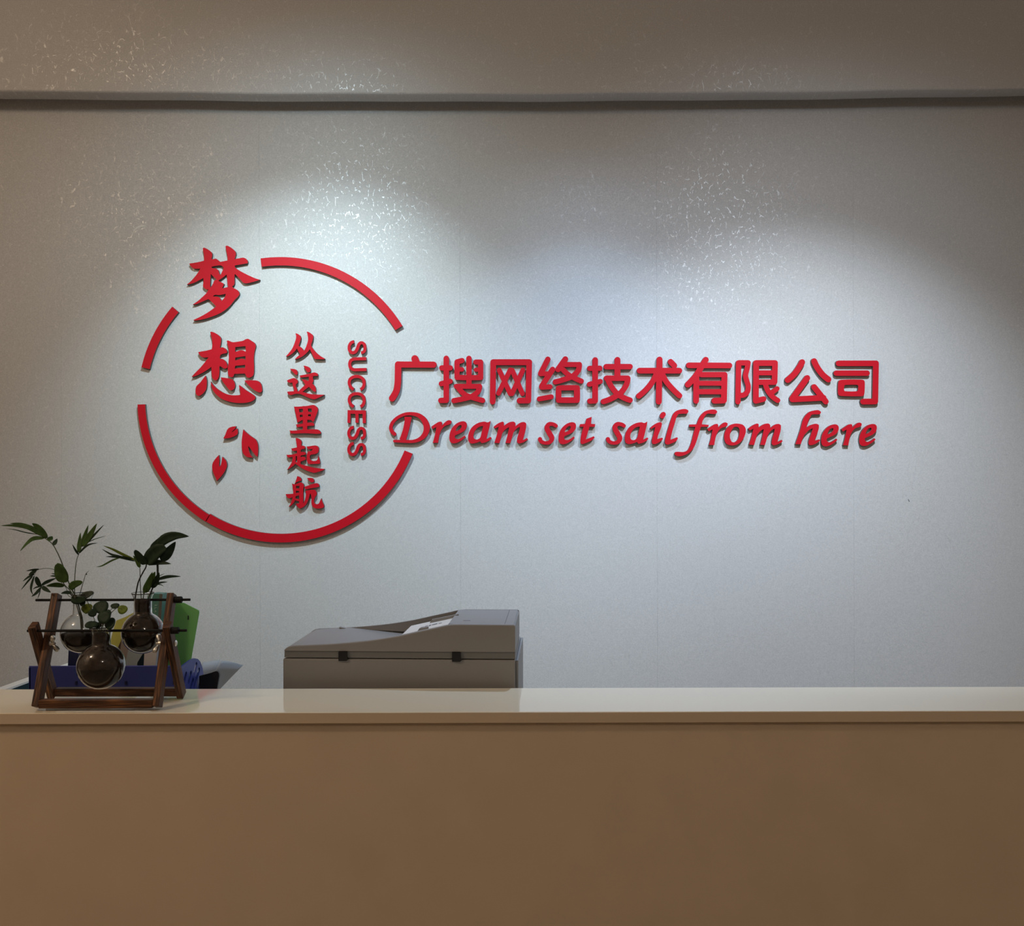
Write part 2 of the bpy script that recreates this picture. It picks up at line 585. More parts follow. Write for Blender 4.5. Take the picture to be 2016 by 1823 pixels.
sign_piece('sign_character', 'large red brush character 想, just below the topmost character', 'sign', sm(
    [(470,150),(500,140),(560,160),(640,210),(690,265),(700,320),(690,400),(672,480),(730,470),(780,490),(820,535),(828,570),(815,590),(740,605),(690,625),(672,690),(680,715),(730,715),(775,745),(810,790),(830,850),(830,900),(790,920),(750,910),(680,865),(665,880),(665,980),(655,1080),(630,1140),(590,1170),(550,1155),(515,1110),(500,1030),(495,880),(430,930),(300,1010),(170,1070),(75,1095),(170,990),(260,900),(360,780),(435,680),(360,685),(300,675),(250,635),(215,575),(260,560),(380,540),(500,510),(515,420),(510,310),(485,210)],
    [(820,330),(850,325),(900,345),(950,360),(1050,350),(1160,330),(1220,298),(1270,290),(1330,325),(1400,375),(1430,430),(1425,480),(1405,560),(1390,700),(1395,880),(1390,1020),(1370,1070),(1300,1110),(1240,1100),(1210,1040),(1200,1022),(980,1030),(960,1085),(910,1100),(860,1070),(845,1000),(840,900),(855,800),(865,640),(855,480),(835,410)],
    [(370,1068),(385,1110),(398,1180),(395,1280),(380,1360),(320,1440),(250,1490),(205,1490),(165,1440),(160,1360),(180,1290),(260,1210),(320,1130)],
    [(480,1190),(530,1260),(600,1330),(700,1400),(800,1450),(930,1480),(1050,1480),(1105,1470),(1100,1380),(1080,1300),(1080,1265),(1130,1300),(1220,1370),(1330,1440),(1410,1500),(1425,1540),(1380,1590),(1280,1630),(1150,1645),(1000,1640),(850,1610),(700,1550),(590,1460),(530,1380),(495,1290)],
    [(690,1105),(780,1112),(900,1135),(955,1165),(985,1220),(995,1290),(970,1350),(920,1378),(870,1365),(800,1280),(740,1200)],
    [(1190,1170),(1300,1165),(1430,1168),(1490,1185),(1540,1240),(1560,1310),(1565,1390),(1530,1420),(1470,1410),(1370,1350),(1270,1260)]),
    sm([(1000,465),(1215,445),(1220,565),(1180,540),(1120,530),(1060,545),(995,565)],
       [(1000,685),(1215,655),(1215,740),(1180,715),(1130,708),(1060,730),(995,745)],
       [(1000,860),(1210,840),(1205,905),(1100,905),(985,920)]), z2, G1)
G2 = 'small brush characters in a column'
sign_piece('sign_character', 'small red brush character 从, first of the column in the ring', 'sign', sm(
    [(288,145),(310,150),(350,170),(380,200),(388,240),(365,310),(345,375),(385,395),(415,425),(440,465),(470,410),(500,330),(515,250),(505,170),(492,118),(515,120),(560,145),(600,180),(608,220),(590,290),(570,360),(600,420),(660,490),(730,550),(818,600),(810,610),(640,610),(610,570),(580,500),(545,435),(500,490),(430,550),(350,595),(275,615),(330,560),(375,525),(340,470),(315,420),(280,465),(220,520),(160,555),(115,562),(180,490),(230,420),(270,330),(300,230),(300,190)]), [], z3, G2)
sign_piece('sign_character', 'small red brush character 这, second of the column in the ring', 'sign', sm(
    [(190,785),(240,785),(290,795),(320,825),(328,860),(320,890),(290,890),(250,850),(215,815)],
    [(432,728),(480,735),(530,755),(555,785),(560,815),(545,845),(510,850),(470,800)],
    [(135,995),(190,970),(260,950),(300,965),(330,1000),(328,1035),(300,1060),(300,1110),(318,1150),(325,1200),(250,1200),(265,1155),(245,1100),(232,1030),(185,1035),(150,1020)],
    [(140,1195),(250,1188),(340,1192),(440,1205),(530,1232),(640,1245),(808,1250),(770,1272),(640,1330),(580,1325),(480,1285),(380,1240),(300,1232),(220,1255),(175,1250),(150,1225)],
    [(360,905),(420,895),(530,875),(620,850),(670,860),(695,890),(690,912),(600,915),(500,930),(380,940)],
    [(530,920),(610,920),(600,960),(612,990),(585,1055),(520,1115),(460,1160),(400,1205),(330,1200),(400,1130),(470,1065),(520,1000)],
    [(400,975),(450,980),(510,1000),(590,1050),(635,1095),(655,1140),(657,1195),(625,1195),(580,1160),(520,1100),(460,1060),(430,1015)]), [], z3, G2)
sign_piece('sign_character', 'small red brush character 里, middle of the column in the ring', 'sign', sm(
    [(222,158),(300,158),(420,148),(520,133),(562,155),(590,192),(583,235),(555,310),(520,395),(500,380),(480,362),(350,365),(310,385),(278,405),(262,330),(240,230)],
    [(358,150),(430,150),(425,525),(358,525)],
    [(250,432),(290,428),(430,405),(510,403),(530,425),(530,450),(420,455),(270,475),(262,455)],
    [(152,522),(220,525),(360,512),(560,505),(600,515),(630,545),(635,570),(560,575),(400,565),(250,570),(170,568),(165,545)]),
    sm([(300,195),(360,193),(358,245),(305,245)],[(435,190),(490,188),(498,245),(440,235)],[(312,285),(355,283),(355,318),(312,320)],[(440,278),(480,275),(482,308),(440,305)]), z4, G2)
sign_piece('sign_character', 'small red brush character 起, fourth of the column in the ring', 'sign', sm(
    [(248,640),(280,642),(325,670),(340,700),(335,740),(328,800),(325,1040),(268,1030),(268,760),(255,690)],
    [(178,800),(250,785),(350,755),(390,770),(395,795),(330,815),(250,835),(200,835)],
    [(105,895),(200,890),(350,850),(400,860),(405,890),(330,905),(200,925),(140,940),(120,920)],
    [(300,940),(350,925),(395,930),(405,965),(350,990),(310,1000)],
    [(200,915),(248,915),(240,1030),(190,1080),(115,1125),(160,1060),(195,990)],
    [(190,1000),(240,1000),(300,1030),(400,1060),(520,1090),(688,1110),(670,1130),(540,1170),(500,1165),(400,1130),(320,1085),(235,1030),(200,1040)],
    [(412,770),(450,765),(550,752),(590,770),(602,800),(595,850),(560,880),(480,895),(465,920),(470,960),(495,985),(550,988),(580,970),(592,905),(612,960),(624,1015),(610,1030),(520,1035),(460,1035),(430,1015),(415,950),(425,870),(440,842),(490,835),(508,805),(440,812)]), [], z4, G2)
sign_piece('sign_character', 'small red brush character 航, lowest of the column in the ring', 'sign', sm(
    [(272,1222),(310,1235),(335,1265),(335,1290),(270,1310),(230,1345),(255,1280)],
    [(190,1335),(240,1345),(320,1318),(355,1330),(375,1360),(365,1420),(365,1640),(355,1690),(305,1715),(270,1680),(250,1645),(302,1635),(305,1400),(310,1370),(255,1370),(250,1500),(235,1600),(190,1660),(140,1690),(180,1620),(210,1500),(205,1400)],
    [(95,1495),(200,1490),(300,1470),(362,1470),(350,1500),(240,1530),(150,1560),(120,1545)],
    [(240,1405),(312,1412),(312,1450),(240,1440)], [(240,1560),(300,1575),(300,1605),(240,1590)],
    [(422,1252),(480,1248),(520,1265),(532,1300),(500,1315),(460,1295)],
    [(380,1385),(450,1360),(560,1328),(595,1340),(612,1375),(600,1385),(520,1400),(400,1425),(392,1410)],
    [(400,1445),(480,1430),(540,1432),(565,1460),(570,1500),(545,1540),(530,1590),(530,1620),(555,1650),(600,1640),(620,1600),(640,1560),(660,1620),(682,1670),(680,1695),(640,1712),(560,1715),(510,1690),(490,1640),(488,1520),(470,1485),(455,1540),(440,1590),(410,1650),(370,1690),(310,1720),(360,1650),(390,1580),(405,1510)]), [], z4, G2)
G3 = 'red petals in the ring'
sign_piece('sign_petal', 'small red petal shape tilted left, uppermost of the three petals', 'sign', sm(
    [(905,128),(800,140),(720,170),(665,220),(635,290),(600,380),(550,465),(700,455),(820,420),(920,370),(955,320),(955,250),(940,190),(905,205),(830,270),(780,305),(815,255),(885,185)]), [], z6, G3)
sign_piece('sign_petal', 'largest red petal shape with a slit, right of the other petals', 'sign', sm(
    [(1105,215),(1180,290),(1300,390),(1440,490),(1490,570),(1515,680),(1515,830),(1500,970),(1440,930),(1350,810),(1255,680),(1245,720),(1275,850),(1320,930),(1370,990),(1250,985),(1180,960),(1105,880),(1075,780),(1060,600),(1075,420)]), [], z6, G3)
sign_piece('sign_petal', 'notched red petal shape pointing down, lowest of the three petals', 'sign', sm(
    [(430,925),(360,1000),(290,1090),(250,1190),(250,1300),(290,1440),(350,1560),(375,1640),(420,1590),(520,1480),(600,1360),(650,1240),(650,1150),(620,1070),(570,1010),(525,970),(515,1060),(490,1180),(450,1250),(440,1180),(445,1060)]), [], z6, G3)

# word SUCCESS, turned to read downwards
G4 = 'letters of the word SUCCESS'
def S_(dx, dy):
    return [ribbon([(x + dx, y + dy, w) for x, y, w in ((197,92,44),(155,108,44),(128,155,42),(132,215,44),(170,250,46),(215,238,46),(245,190,48),(268,130,46),(302,106,42),(342,128,42),(353,190,42),(338,235,42),(298,250,42))], flat=True)]
def C_(dx, dy):
    return [ribbon([(x + dx, y + dy, 44) for x, y in ((192,778),(150,745),(128,695),(138,635),(185,600),(235,591),(290,602),(332,640),(342,690),(328,745),(290,780))], flat=True)]
sign_piece('sign_letter', 'red letter S, first letter of the downward word SUCCESS', 'sign', S_(0, 0), [], z5, G4)
sign_piece('sign_letter', 'red letter U turned sideways in the word SUCCESS', 'sign', [ribbon([(x, y, 45) for x, y in ((372,337),(270,338),(195,342),(150,364),(134,415),(150,470),(198,495),(280,494),(376,492))], flat=True)], [], z5, G4)
sign_piece('sign_letter', 'red letter C, upper of the two in the word SUCCESS', 'sign', C_(0, 0), [], z5, G4)
sign_piece('sign_letter', 'red letter C, lower of the two in the word SUCCESS', 'sign', C_(0, 248), [], z5, G4)
sign_piece('sign_letter', 'red letter E turned sideways in the word SUCCESS', 'sign', [[Vector(q) for q in ((105,1075),(368,1080),(366,1264),(320,1262),(320,1132),(262,1130),(262,1258),(217,1256),(217,1130),(148,1128),(146,1262),(102,1258)) ]], [], z5, G4)
sign_piece('sign_letter', 'red letter S, next to last in the word SUCCESS', 'sign', S_(-5, 1230), [], z5, G4)
sign_piece('sign_letter', 'red letter S, last letter of the word SUCCESS', 'sign', S_(-5, 1463), [], z5, G4)

# broken ring
def arc(a0, a1, ro, ri, label, cx=552.0, cy=787.0):
    n = max(6, int(abs(a1 - a0) / 2))
    o, i = [], []
    for k in range(n + 1):
        a = math.radians(a0 + (a1 - a0) * k / n)
        o.append(Vector((cx + ro * math.cos(a), cy - ro * math.sin(a))))
        i.append(Vector((cx + ri * math.cos(a), cy - ri * math.sin(a))))
    sign_piece('sign_ring_arc', label, 'sign', [o + i[::-1]], [], lambda x, y: (x, y), 'arcs of the broken ring')
arc(98, 31.2, 281, 264.5, 'red arc forming the top right of the broken ring')
arc(139.3, 166.8, 281, 264.5, 'short red arc at the upper left of the broken ring')
arc(181.9, 238.6, 281.5, 266.5, 'red arc forming the lower left of the broken ring')
arc(238.3, 337.8, 281, 264.0, 'long red arc forming the bottom of the broken ring')

# company name, rounded block characters
G5 = 'rounded characters of the company name'
zA = Z(755, 690, 6.61); zC = Z(1340, 690, 9.83); zD = Z(1535, 690, 9.83); zB = Z(1045, 690, 6.61)
def blockchar(ch, note, pos, neg, z):
    sign_piece('sign_character', 'red rounded character %s, %s' % (ch, note), 'sign', pos, neg, z, G5)
blockchar('广', 'first of the long company name', caps((92,(408,106),(432,165)),(80,(190,182),(652,184))) + rib((85,(190,182),(188,330),(184,430),(165,530),(112,622))), [], zA)
blockchar('搜', 'second of the long company name', caps((72,(817,102),(817,645)),(70,(758,226),(868,226)),(68,(752,432),(868,400)),(70,(817,648),(745,650)),
    (68,(1022,130),(957,148),(957,350),(1112,354),(1264,352),(1264,150),(1202,150)),(58,(960,246),(1022,246)),(55,(1202,250),(1264,250)),(70,(1112,102),(1112,450)),(65,(945,466),(1250,466))) +
    rib((68,(1250,466),(1225,540),(1140,600),(1020,632),(915,652)),(68,(965,470),(1010,530),(1070,580),(1160,612),(1290,650))), [], zA)
blockchar('网', 'third of the long company name', caps((75,(1428,152),(1420,665)),(78,(1428,152),(1896,152)),(75,(1896,152),(1885,650),(1770,652)),
    (64,(1506,256),(1650,562)),(64,(1650,252),(1496,556)),(64,(1676,258),(1808,560)),(64,(1814,254),(1672,562))), [], zA)
blockchar('络', 'fourth of the long company name', caps((72,(222,114),(128,300)),(62,(128,302),(210,302)),(72,(284,246),(142,465)),(66,(142,478),(250,472)),(65,(110,630),(266,602)),
    (75,(450,112),(355,245)),(66,(440,182),(632,182))) + rib((70,(632,182),(615,265),(540,335),(440,375),(320,408)),(68,(420,250),(490,315),(570,360),(658,398))) + [cr(q) for q in ([(328,485),(345,460),(390,452),(590,450),(628,458),(640,490),(640,640),(632,672),(600,682),(370,682),(338,675),(328,645)],)],
    [[Vector(q) for q in ((398,520),(562,518),(562,608),(398,608))]], zB)
blockchar('技', 'fifth of the long company name', caps((75,(838,124),(838,652)),(70,(838,655),(768,658)),(68,(765,232),(900,230)),(66,(762,440),(905,402)),(72,(982,210),(1292,210)),(78,(1128,122),(1128,360)),(72,(985,360),(1262,360))) +
    rib((72,(1262,362),(1245,445),(1180,540),(1070,615),(945,664)),(72,(1002,372),(1050,470),(1140,575),(1292,646))), [], zB)
blockchar('术', 'sixth of the long company name', caps((75,(1416,262),(1934,262)),(78,(1676,118),(1666,665)),(75,(1820,147),(1868,196))) +
    rib((72,(1640,285),(1595,390),(1505,505),(1405,592)),(72,(1705,285),(1760,400),(1845,500),(1936,588))), [], zB)
blockchar('有', 'seventh of the long company name', caps((110,(160,286),(945,290)),(112,(305,470),(300,975)),(105,(400,466),(846,466)),(115,(850,470),(838,965),(655,972)),(95,(320,632),(820,634)),(101,(320,797),(820,797))) +
    rib((115,(487,180),(400,320),(300,485),(140,660))), [], zC)
blockchar('限', 'eighth of the long company name', caps((104,(1122,240),(1110,992)),(104,(1122,238),(1306,238)),(112,(1462,248),(1456,970)),(112,(1460,242),(1828,242)),(110,(1828,242),(1818,610)),(97,(1460,432),(1820,432)),(105,(1460,614),(1815,612)),(108,(1456,975),(1606,938)),(95,(1868,738),(1745,830))) +
    rib((100,(1306,240),(1288,350),(1258,480),(1278,580),(1308,690),(1295,790),(1230,858),(1130,862)),(100,(1640,640),(1685,770),(1765,880),(1880,966))), [], zC)
blockchar('公', 'ninth of the long company name', rib((115,(435,226),(390,310),(290,450),(157,570)),(115,(668,206),(735,340),(830,465),(944,560))) + caps((115,(534,532),(245,930)),(112,(247,945),(850,915)),(112,(668,706),(893,988))), [], zD)
blockchar('司', 'last of the long company name', caps((108,(1140,248),(1862,248)),(112,(1864,248),(1850,985),(1616,988)),(105,(1096,438),(1694,438))) +
    [cr([(1132,640),(1150,585),(1200,565),(1580,562),(1630,575),(1648,620),(1640,830),(1625,870),(1585,885),(1190,880),(1145,865),(1128,820)])],
    [cr([(1250,690),(1270,668),(1500,665),(1520,685),(1515,770),(1495,788),(1265,788),(1248,770)])], zD)

# English line, calligraphic italic
G6 = 'letters of the English line'
zE = Z(755, 800, 6.834); zF = Z(1045, 800, 6.834); zG = Z(1300, 795, 7.754); zH = Z(1540, 800, 10.08)
def sh(z, dx, dy):
    return lambda x, y: (z(x, y)[0] + dx, z(x, y)[1] + dy)
def letter(ch, note, pos, neg, z):
    sign_piece('sign_letter', 'red italic letter %s %s' % (ch, note), 'sign', pos, neg, z, G6)
L_r = sm([(640,275),(690,240),(740,210),(775,205),(788,225),(782,262),(820,220),(860,190),(890,185),(915,200),(910,230),(880,245),(830,262),(790,300),(760,360),(735,490),(662,490),(690,390),(712,280),(660,305)])
L_e = sm([(1105,410),(1060,450),(1000,485),(945,498),(900,480),(885,430),(895,350),(930,280),(990,225),(1060,200),(1105,210),(1122,245),(1110,300),(1070,340),(1010,370),(965,390),(960,415),(975,435),(1010,440),(1050,420),(1090,392)])
H_e = sm([(970,335),(985,290),(1015,258),(1045,252),(1050,275),(1030,305),(1000,325)])
L_a = sm([(1440,195),(1432,250),(1400,380),(1385,440),(1440,410),(1455,425),(1430,455),(1370,485),(1320,495),(1300,470),(1250,490),(1190,500),(1150,480),(1138,430),(1150,350),(1200,270),(1280,220),(1360,205),(1400,215)])
H_a = sm([(1340,265),(1320,350),(1300,420),(1260,445),(1220,435),(1210,390),(1230,330),(1270,285),(1310,268)])
L_m = sm([(1480,275),(1540,230),(1600,205),(1620,215),(1622,260),(1690,215),(1750,205),(1775,225),(1775,268),(1840,220),(1890,210),(1920,230),(1918,290),(1890,400),(1875,455),(1930,425),(1945,445),(1880,485),(1820,500),(1795,480),(1800,420),(1830,320),(1835,275),(1790,300),(1750,350),(1735,400),(1705,495),(1640,492),(1670,380),(1690,280),(1640,310),(1600,360),(1585,410),(1560,495),(1490,490),(1525,380),(1550,275),(1500,300)])
L_s = [ribbon([(340,262,50),(300,240,50),(245,240,56),(216,288,66),(250,360,72),(284,430,68),(255,480,52),(195,492,46),(140,472,52),(124,440,56)])]
letter('D', 'with a swash, opening the word Dream', [ribbon([(148,372,48),(112,335,52),(98,285,48),(120,220,46),(190,150,42),(290,105,42),(390,100,46),(480,125,60),(550,190,76),(582,280,86),(560,370,72),(490,440,54),(400,470,42),(290,470,42),(145,466,34)]), ribbon([(330,140,100),(325,200,84),(300,320,80),(255,455,84)], flat=True)], [], zE)
letter('r', 'in the word Dream', L_r, [], zE)
letter('e', 'in the word Dream', L_e, H_e, zE)
letter('a', 'in the word Dream', L_a, H_a, zE)
letter('m', 'ending the word Dream', L_m, [], zE)
letter('s', 'opening the word set', L_s, [], zF)
letter('e', 'in the word set', L_e, H_e, sh(zE, 215, 1.8))
letter('t', 'ending the word set', sm([(820,140),(810,235),(868,237),(862,275),(790,275),(760,380),(740,445),(845,402),(860,415),(830,450),(750,490),(690,510),(668,490),(675,400),(710,275),(655,275),(665,238),(730,235),(750,165)]), [], zF)
letter('s', 'opening the word sail', L_s, [], sh(zF, 915 / 6.834, 0))
letter('a', 'in the word sail', L_a, H_a, sh(zF, 128 / 6.834, 8 / 6.834))
letter('i', 'with its dot in the word sail', sm([(1605,290),(1660,245),(1720,215),(1755,215),(1765,240),(1745,310),(1710,400),(1705,440),(1765,420),(1780,435),(1740,475),(1670,508),(1635,500),(1628,460),(1650,380),(1675,275),(1620,305)]) + caps((66,(1784,107),(1768,130))), [], zF)
letter('l', 'ending the word sail', sm([(425,100),(430,120),(405,148),(350,150),(280,155),(250,200),(220,300),(180,430),(155,550),(255,510),(270,525),(240,570),(170,605),(110,622),(75,605),(70,570),(90,480),(130,340),(165,230),(200,150),(250,105),(330,82),(390,80)]), [], zG)
letter('f', 'with a long tail opening the word from', sm([(870,120),(850,150),(800,155),(720,150),(680,190),(650,250),(635,312),(740,320),(735,350),(620,352),(590,450),(550,580),(510,670),(450,740),(380,780),(300,800),(240,790),(215,760),(235,735),(280,732),(350,735),(410,715),(445,660),(480,560),(510,440),(535,352),(440,350),(445,315),(555,312),(580,240),(620,170),(690,110),(770,88),(840,90)]), [], zG)
letter('r', 'in the word from', L_r, [], sh(zE, 543.8, 4.4))
letter('o', 'in the word from', sm([(1195,303),(1260,320),(1300,370),(1305,430),(1280,510),(1220,590),(1150,630),(1080,635),(1010,610),(980,550),(975,480),(1000,400),(1060,330),(1130,303)]), sm([(1150,350),(1190,360),(1210,400),(1205,470),(1180,550),(1130,590),(1090,580),(1065,520),(1065,460),(1090,400),(1120,360)]), zG)
letter('m', 'ending the word from', L_m, [], sh(zE, 501.5, 3.7))
letter('h', 'opening the word here', sm([(770,110),(765,135),(740,155),(680,158),(590,165),(555,210),(510,320),(478,425),(560,375),(640,348),(690,348),(728,370),(725,440),(690,550),(640,680),(740,655),(755,675),(700,720),(620,760),(550,770),(525,745),(530,670),(570,560),(610,435),(540,465),(470,530),(420,600),(370,750),(262,750),(300,640),(360,460),(410,270),(460,180),(540,110),(640,80),(720,75)]), [], zH)
letter('e', 'second letter of the word here', L_e, H_e, sh(zE, 732.2, 6))
letter('r', 'in the word here', L_r, [], sh(zE, 807.8, 4.9))
letter('e', 'ending the word here', L_e, H_e, sh(zE, 807.2, 5.3))

# ------------------------------------------------------------------ printer behind the counter
M_COPIER = mat('printer_grey_plastic', rgb(142, 140, 138), 0.45, 0.35, bump=0.05, bscale=900)
M_BLACK = mat('black_plastic', (0.012, 0.012, 0.014, 1), 0.4, 0.4)
M_WHITEP = mat('white_plastic', rgb(225, 222, 216), 0.45, 0.4)
M_PRINT = mat('grey_print', rgb(90, 90, 95), 0.6)
PD = 2.072
DT = 0.88
CP = thing('printer', (xat(1014, PD), PD, DT), 'grey multifunction printer with sheet feeder behind the counter, its back towards us', 'printer')
CP.rotation_euler = (0, 0, math.radians(-2.7))
PX0 = xat(1014, PD)
def cz(zy):          # height above the desk for a row of the printer crop
    return CAM_Z - ((1180 + zy / 4.032) - HY) / F * (PD + 0.012) - DT
def cxl(zx):         # local x for a column of the printer crop, on the near face
    return ((540 + zx / 4.032) - CX) / F * (PD + 0.012) - PX0
CW = -cxl(52)
DEP = 0.30
ztop = cz(474)
MB().box((-CW, 0.0, 0.004), (0, DEP, ztop), 0.003).build('main_body', M_COPIER, CP, True)
for i in range(1):
    dr = MB().box((-CW + 0.03, DEP + .001, 0.02), (-0.03, DEP + .010, 0.085), 0.003).build('paper_drawer', M_COPIER, CP, True)
    MB().box((-CW * 0.62, DEP + .010, 0.05), (-CW * 0.38, DEP + .016, 0.07), 0.002).build('handle', M_BLACK, dr, True)
MB().box((-CW + 0.05, DEP, ztop - 0.06), (-0.05, DEP + .03, ztop - 0.02), 0.004).build('control_panel', M_BLACK, CP, True)
for a in (-CW + 0.05, -0.05):
    for b in (0.04, DEP - .04):
        MB().lathe([(0.012, 0), (0.014, 0.002), (0.014, 0.006)], (a, b, 0), 16).build('foot', M_BLACK, CP, True)
# side panel standing slightly proud on the right
MB().box((0.0005, 0.008, 0.01), (0.0055, DEP - .002, ztop - .002), 0.001).build('side_panel', M_COPIER, CP, True)
# lid: flat strip carrying the hinges, curved side walls, sloping document tray and feeder block
lz0, lz1 = cz(466), cz(411)
bx0, bx1 = -CW + 0.0025, -0.0008
LW = 0.232
strip = [(bx0, lz0), (bx0 + 0.0006, lz1), (bx1 - 0.0006, lz1), (bx1, lz0)]
MB().prism(strip, lambda p: Vector((p[0], 0.0025, p[1])), lambda p: Vector((p[0], LW, p[1]))).build('platen_lid', mat('printer_lid_strip', rgb(116, 116, 114), 0.5), CP, True)
prof0 = [(62,411),(66,400),(80,388),(104,376),(140,369),(300,362),(500,350),(750,325),(970,290),(1150,250),(1300,217),(1355,204),(1390,198),(1440,194.5)]
pts = [(cxl(a), cz(b)) for a, b in prof0]
pts[0] = (bx0, lz1)
curve = [(q.x, q.y) for q in cr(pts, closed=False, sub=4, corner=70)]
zt = curve[-1][1]
rt = 0.004
wp = curve + [(bx1 - rt, zt), (bx1 - rt * .3, zt - rt * .3), (bx1, zt - rt), (bx1, lz1)]
def side_wall(y0, y1):
    """side wall with a softly rounded outer top edge"""
    n_ = len(wp)
    lay = [(y0, .0025), (y0 + .0008, .0008), (y0 + .0028, 0.0), (y1, 0.0)] if y0 < .1 else [(y0, 0.0), (y1 - .002, 0.0), (y1, .002)]
    vs, fs = [], []
    for y, dz in lay:
        for j, (a, b) in enumerate(wp):
            vs.append(Vector((a, y, max(b - dz, lz1 + (b - lz1) * .6))))
    for i in range(len(lay) - 1):
        for j in range(n_):
            j2 = (j + 1) % n_
            fs.append((i * n_ + j, i * n_ + j2, (i + 1) * n_ + j2, (i + 1) * n_ + j))
    fs += [tuple(range(n_)), tuple((len(lay) - 1) * n_ + j for j in range(n_))]
    fo = shade_auto(link_mesh('feeder_side', vs, fs, M_COPIER, CP, True), 18)
    for q_ in fo.data.polygons:
        if len(q_.vertices) > 4:
            q_.use_smooth = False
side_wall(0.0, 0.011)
side_wall(LW - 0.008, LW)
def rimz(x):
    for a, b in zip(curve, curve[1:]):
        if a[0] <= x <= b[0] and b[0] > a[0]:
            return a[1] + (b[1] - a[1]) * (x - a[0]) / (b[0] - a[0])
    return curve[0][1] if x < curve[0][0] else zt
NT = 32
tx = [bx0 + 0.003 + (cxl(1480) - bx0 - 0.003) * i / NT for i in range(NT + 1)]
K = 8
tray = []
for i, x in enumerate(tx):
    z = rimz(x) - 0.0004
    if i > K:
        z = rimz(tx[K]) - .0004 - (i - K) / (NT - K) * 0.030
    tray.append((x, z))
tp = tray + [(tx[-1], lz1 - .0005), (tx[0], lz1 - .0005)]
shade_auto(MB().prism(tp, lambda p: Vector((p[0], 0.0112, p[1])), lambda p: Vector((p[0], LW - 0.0082, p[1]))).build('document_tray', M_COPIER, CP, True), 40)
xs_ = cxl(330)
MB().prism([(0.0, -.002), (0.026, -.002), (0.0, 0.0045)], lambda p: Vector((xs_ + p[0], LW - 0.02, rimz(xs_) + p[1])), lambda p: Vector((xs_ + p[0], LW - 0.0082, rimz(xs_) + p[1]))).build('paper_stop', M_COPIER, CP, True)
# feeder block between the side walls, its throat slanting down to the tray
xl = cxl(1362)
blk = [(xl + .001, zt - .0045), (xl + .004, zt - .0003), (bx1 - rt, zt - .0003), (bx1 - .0002, zt - rt), (bx1 - .0002, lz1), (cxl(1530), lz1), (cxl(1480), zt - .026)]
fb = MB().prism(blk, lambda p: Vector((p[0], 0.0112, p[1])), lambda p: Vector((p[0], LW - 0.0082, p[1]))).build('feeder_block', M_COPIER, CP, True)
MB().box((-0.118, 0.055, zt - .0002), (-0.102, 0.0565, zt + 0.0002)).build('cover_mark', M_PRINT, fb, True)
MB().box((-0.024, 0.0115, zt - .0004), (-0.0232, LW - .0085, zt + 0.00005)).build('cover_seam', M_BLACK, fb, True)
# white pick-up flap with printed marks and two width guides
def fl(u, v, h=0.0):
    x0, x1 = cxl(985), cxl(1410)
    zlo, zhi = rimz(x0) - 0.004, rimz(x1) - 0.003
    return Vector((x0 + (x1 - x0) * u, 0.0125 + (LW - 0.085) * v, zlo + (zhi - zlo) * u + h))
HEX = [(0, 1, 2, 3), (4, 5, 6, 7), (0, 1, 5, 4), (1, 2, 6, 5), (2, 3, 7, 6), (3, 0, 4, 7)]
flap = MB().add([fl(0, 0, -.004), fl(1, 0, -.004), fl(1, 1, -.004), fl(0.02, 1, -.004), fl(0, 0), fl(1, 0), fl(1, 1), fl(0.02, 1)], HEX).build('pickup_flap', M_WHITEP, CP, True)
for u0, u1, v0, v1 in ((0.30, 0.37, .52, .54), (0.38, 0.44, .50, .56), (.46, .50, .47, .58), (.52, .62, .50, .58), (.65, .71, .5, .55)):
    MB().add([fl(u0, v0, .0001), fl(u1, v0, .0001), fl(u1, v1, .0001), fl(u0, v1, .0001), fl(u0, v0, .0004), fl(u1, v0, .0004), fl(u1, v1, .0004), fl(u0, v1, .0004)], HEX).build('printed_mark', M_PRINT, flap, True)
for v0, ua, ub in ((0.10, .30, .52), (0.82, .42, 1.0)):
    MB().add([fl(ua, v0), fl(ub, v0), fl(ub, v0 + .05), fl(ua, v0 + .05), fl(ua + .05, v0, .007), fl(ub, v0, .006), fl(ub, v0 + .05, .006), fl(ua + .05, v0 + .05, .007)], HEX).build('paper_guide', M_COPIER, CP, True)
for zx in (538, 1444):
    xm = cxl(zx)
    hz0, hz1 = cz(487), cz(414)
    MB().prism([(xm - .0095, hz1), (xm + .009, hz1), (xm + .009, lz0 + .002), (xm + .0115, lz0 - .002), (xm + .008, hz0), (xm - .0095, hz0)],
               lambda p: Vector((p[0], -0.004, p[1])), lambda p: Vector((p[0], 0.02, p[1]))).build('hinge', M_BLACK, CP, True)

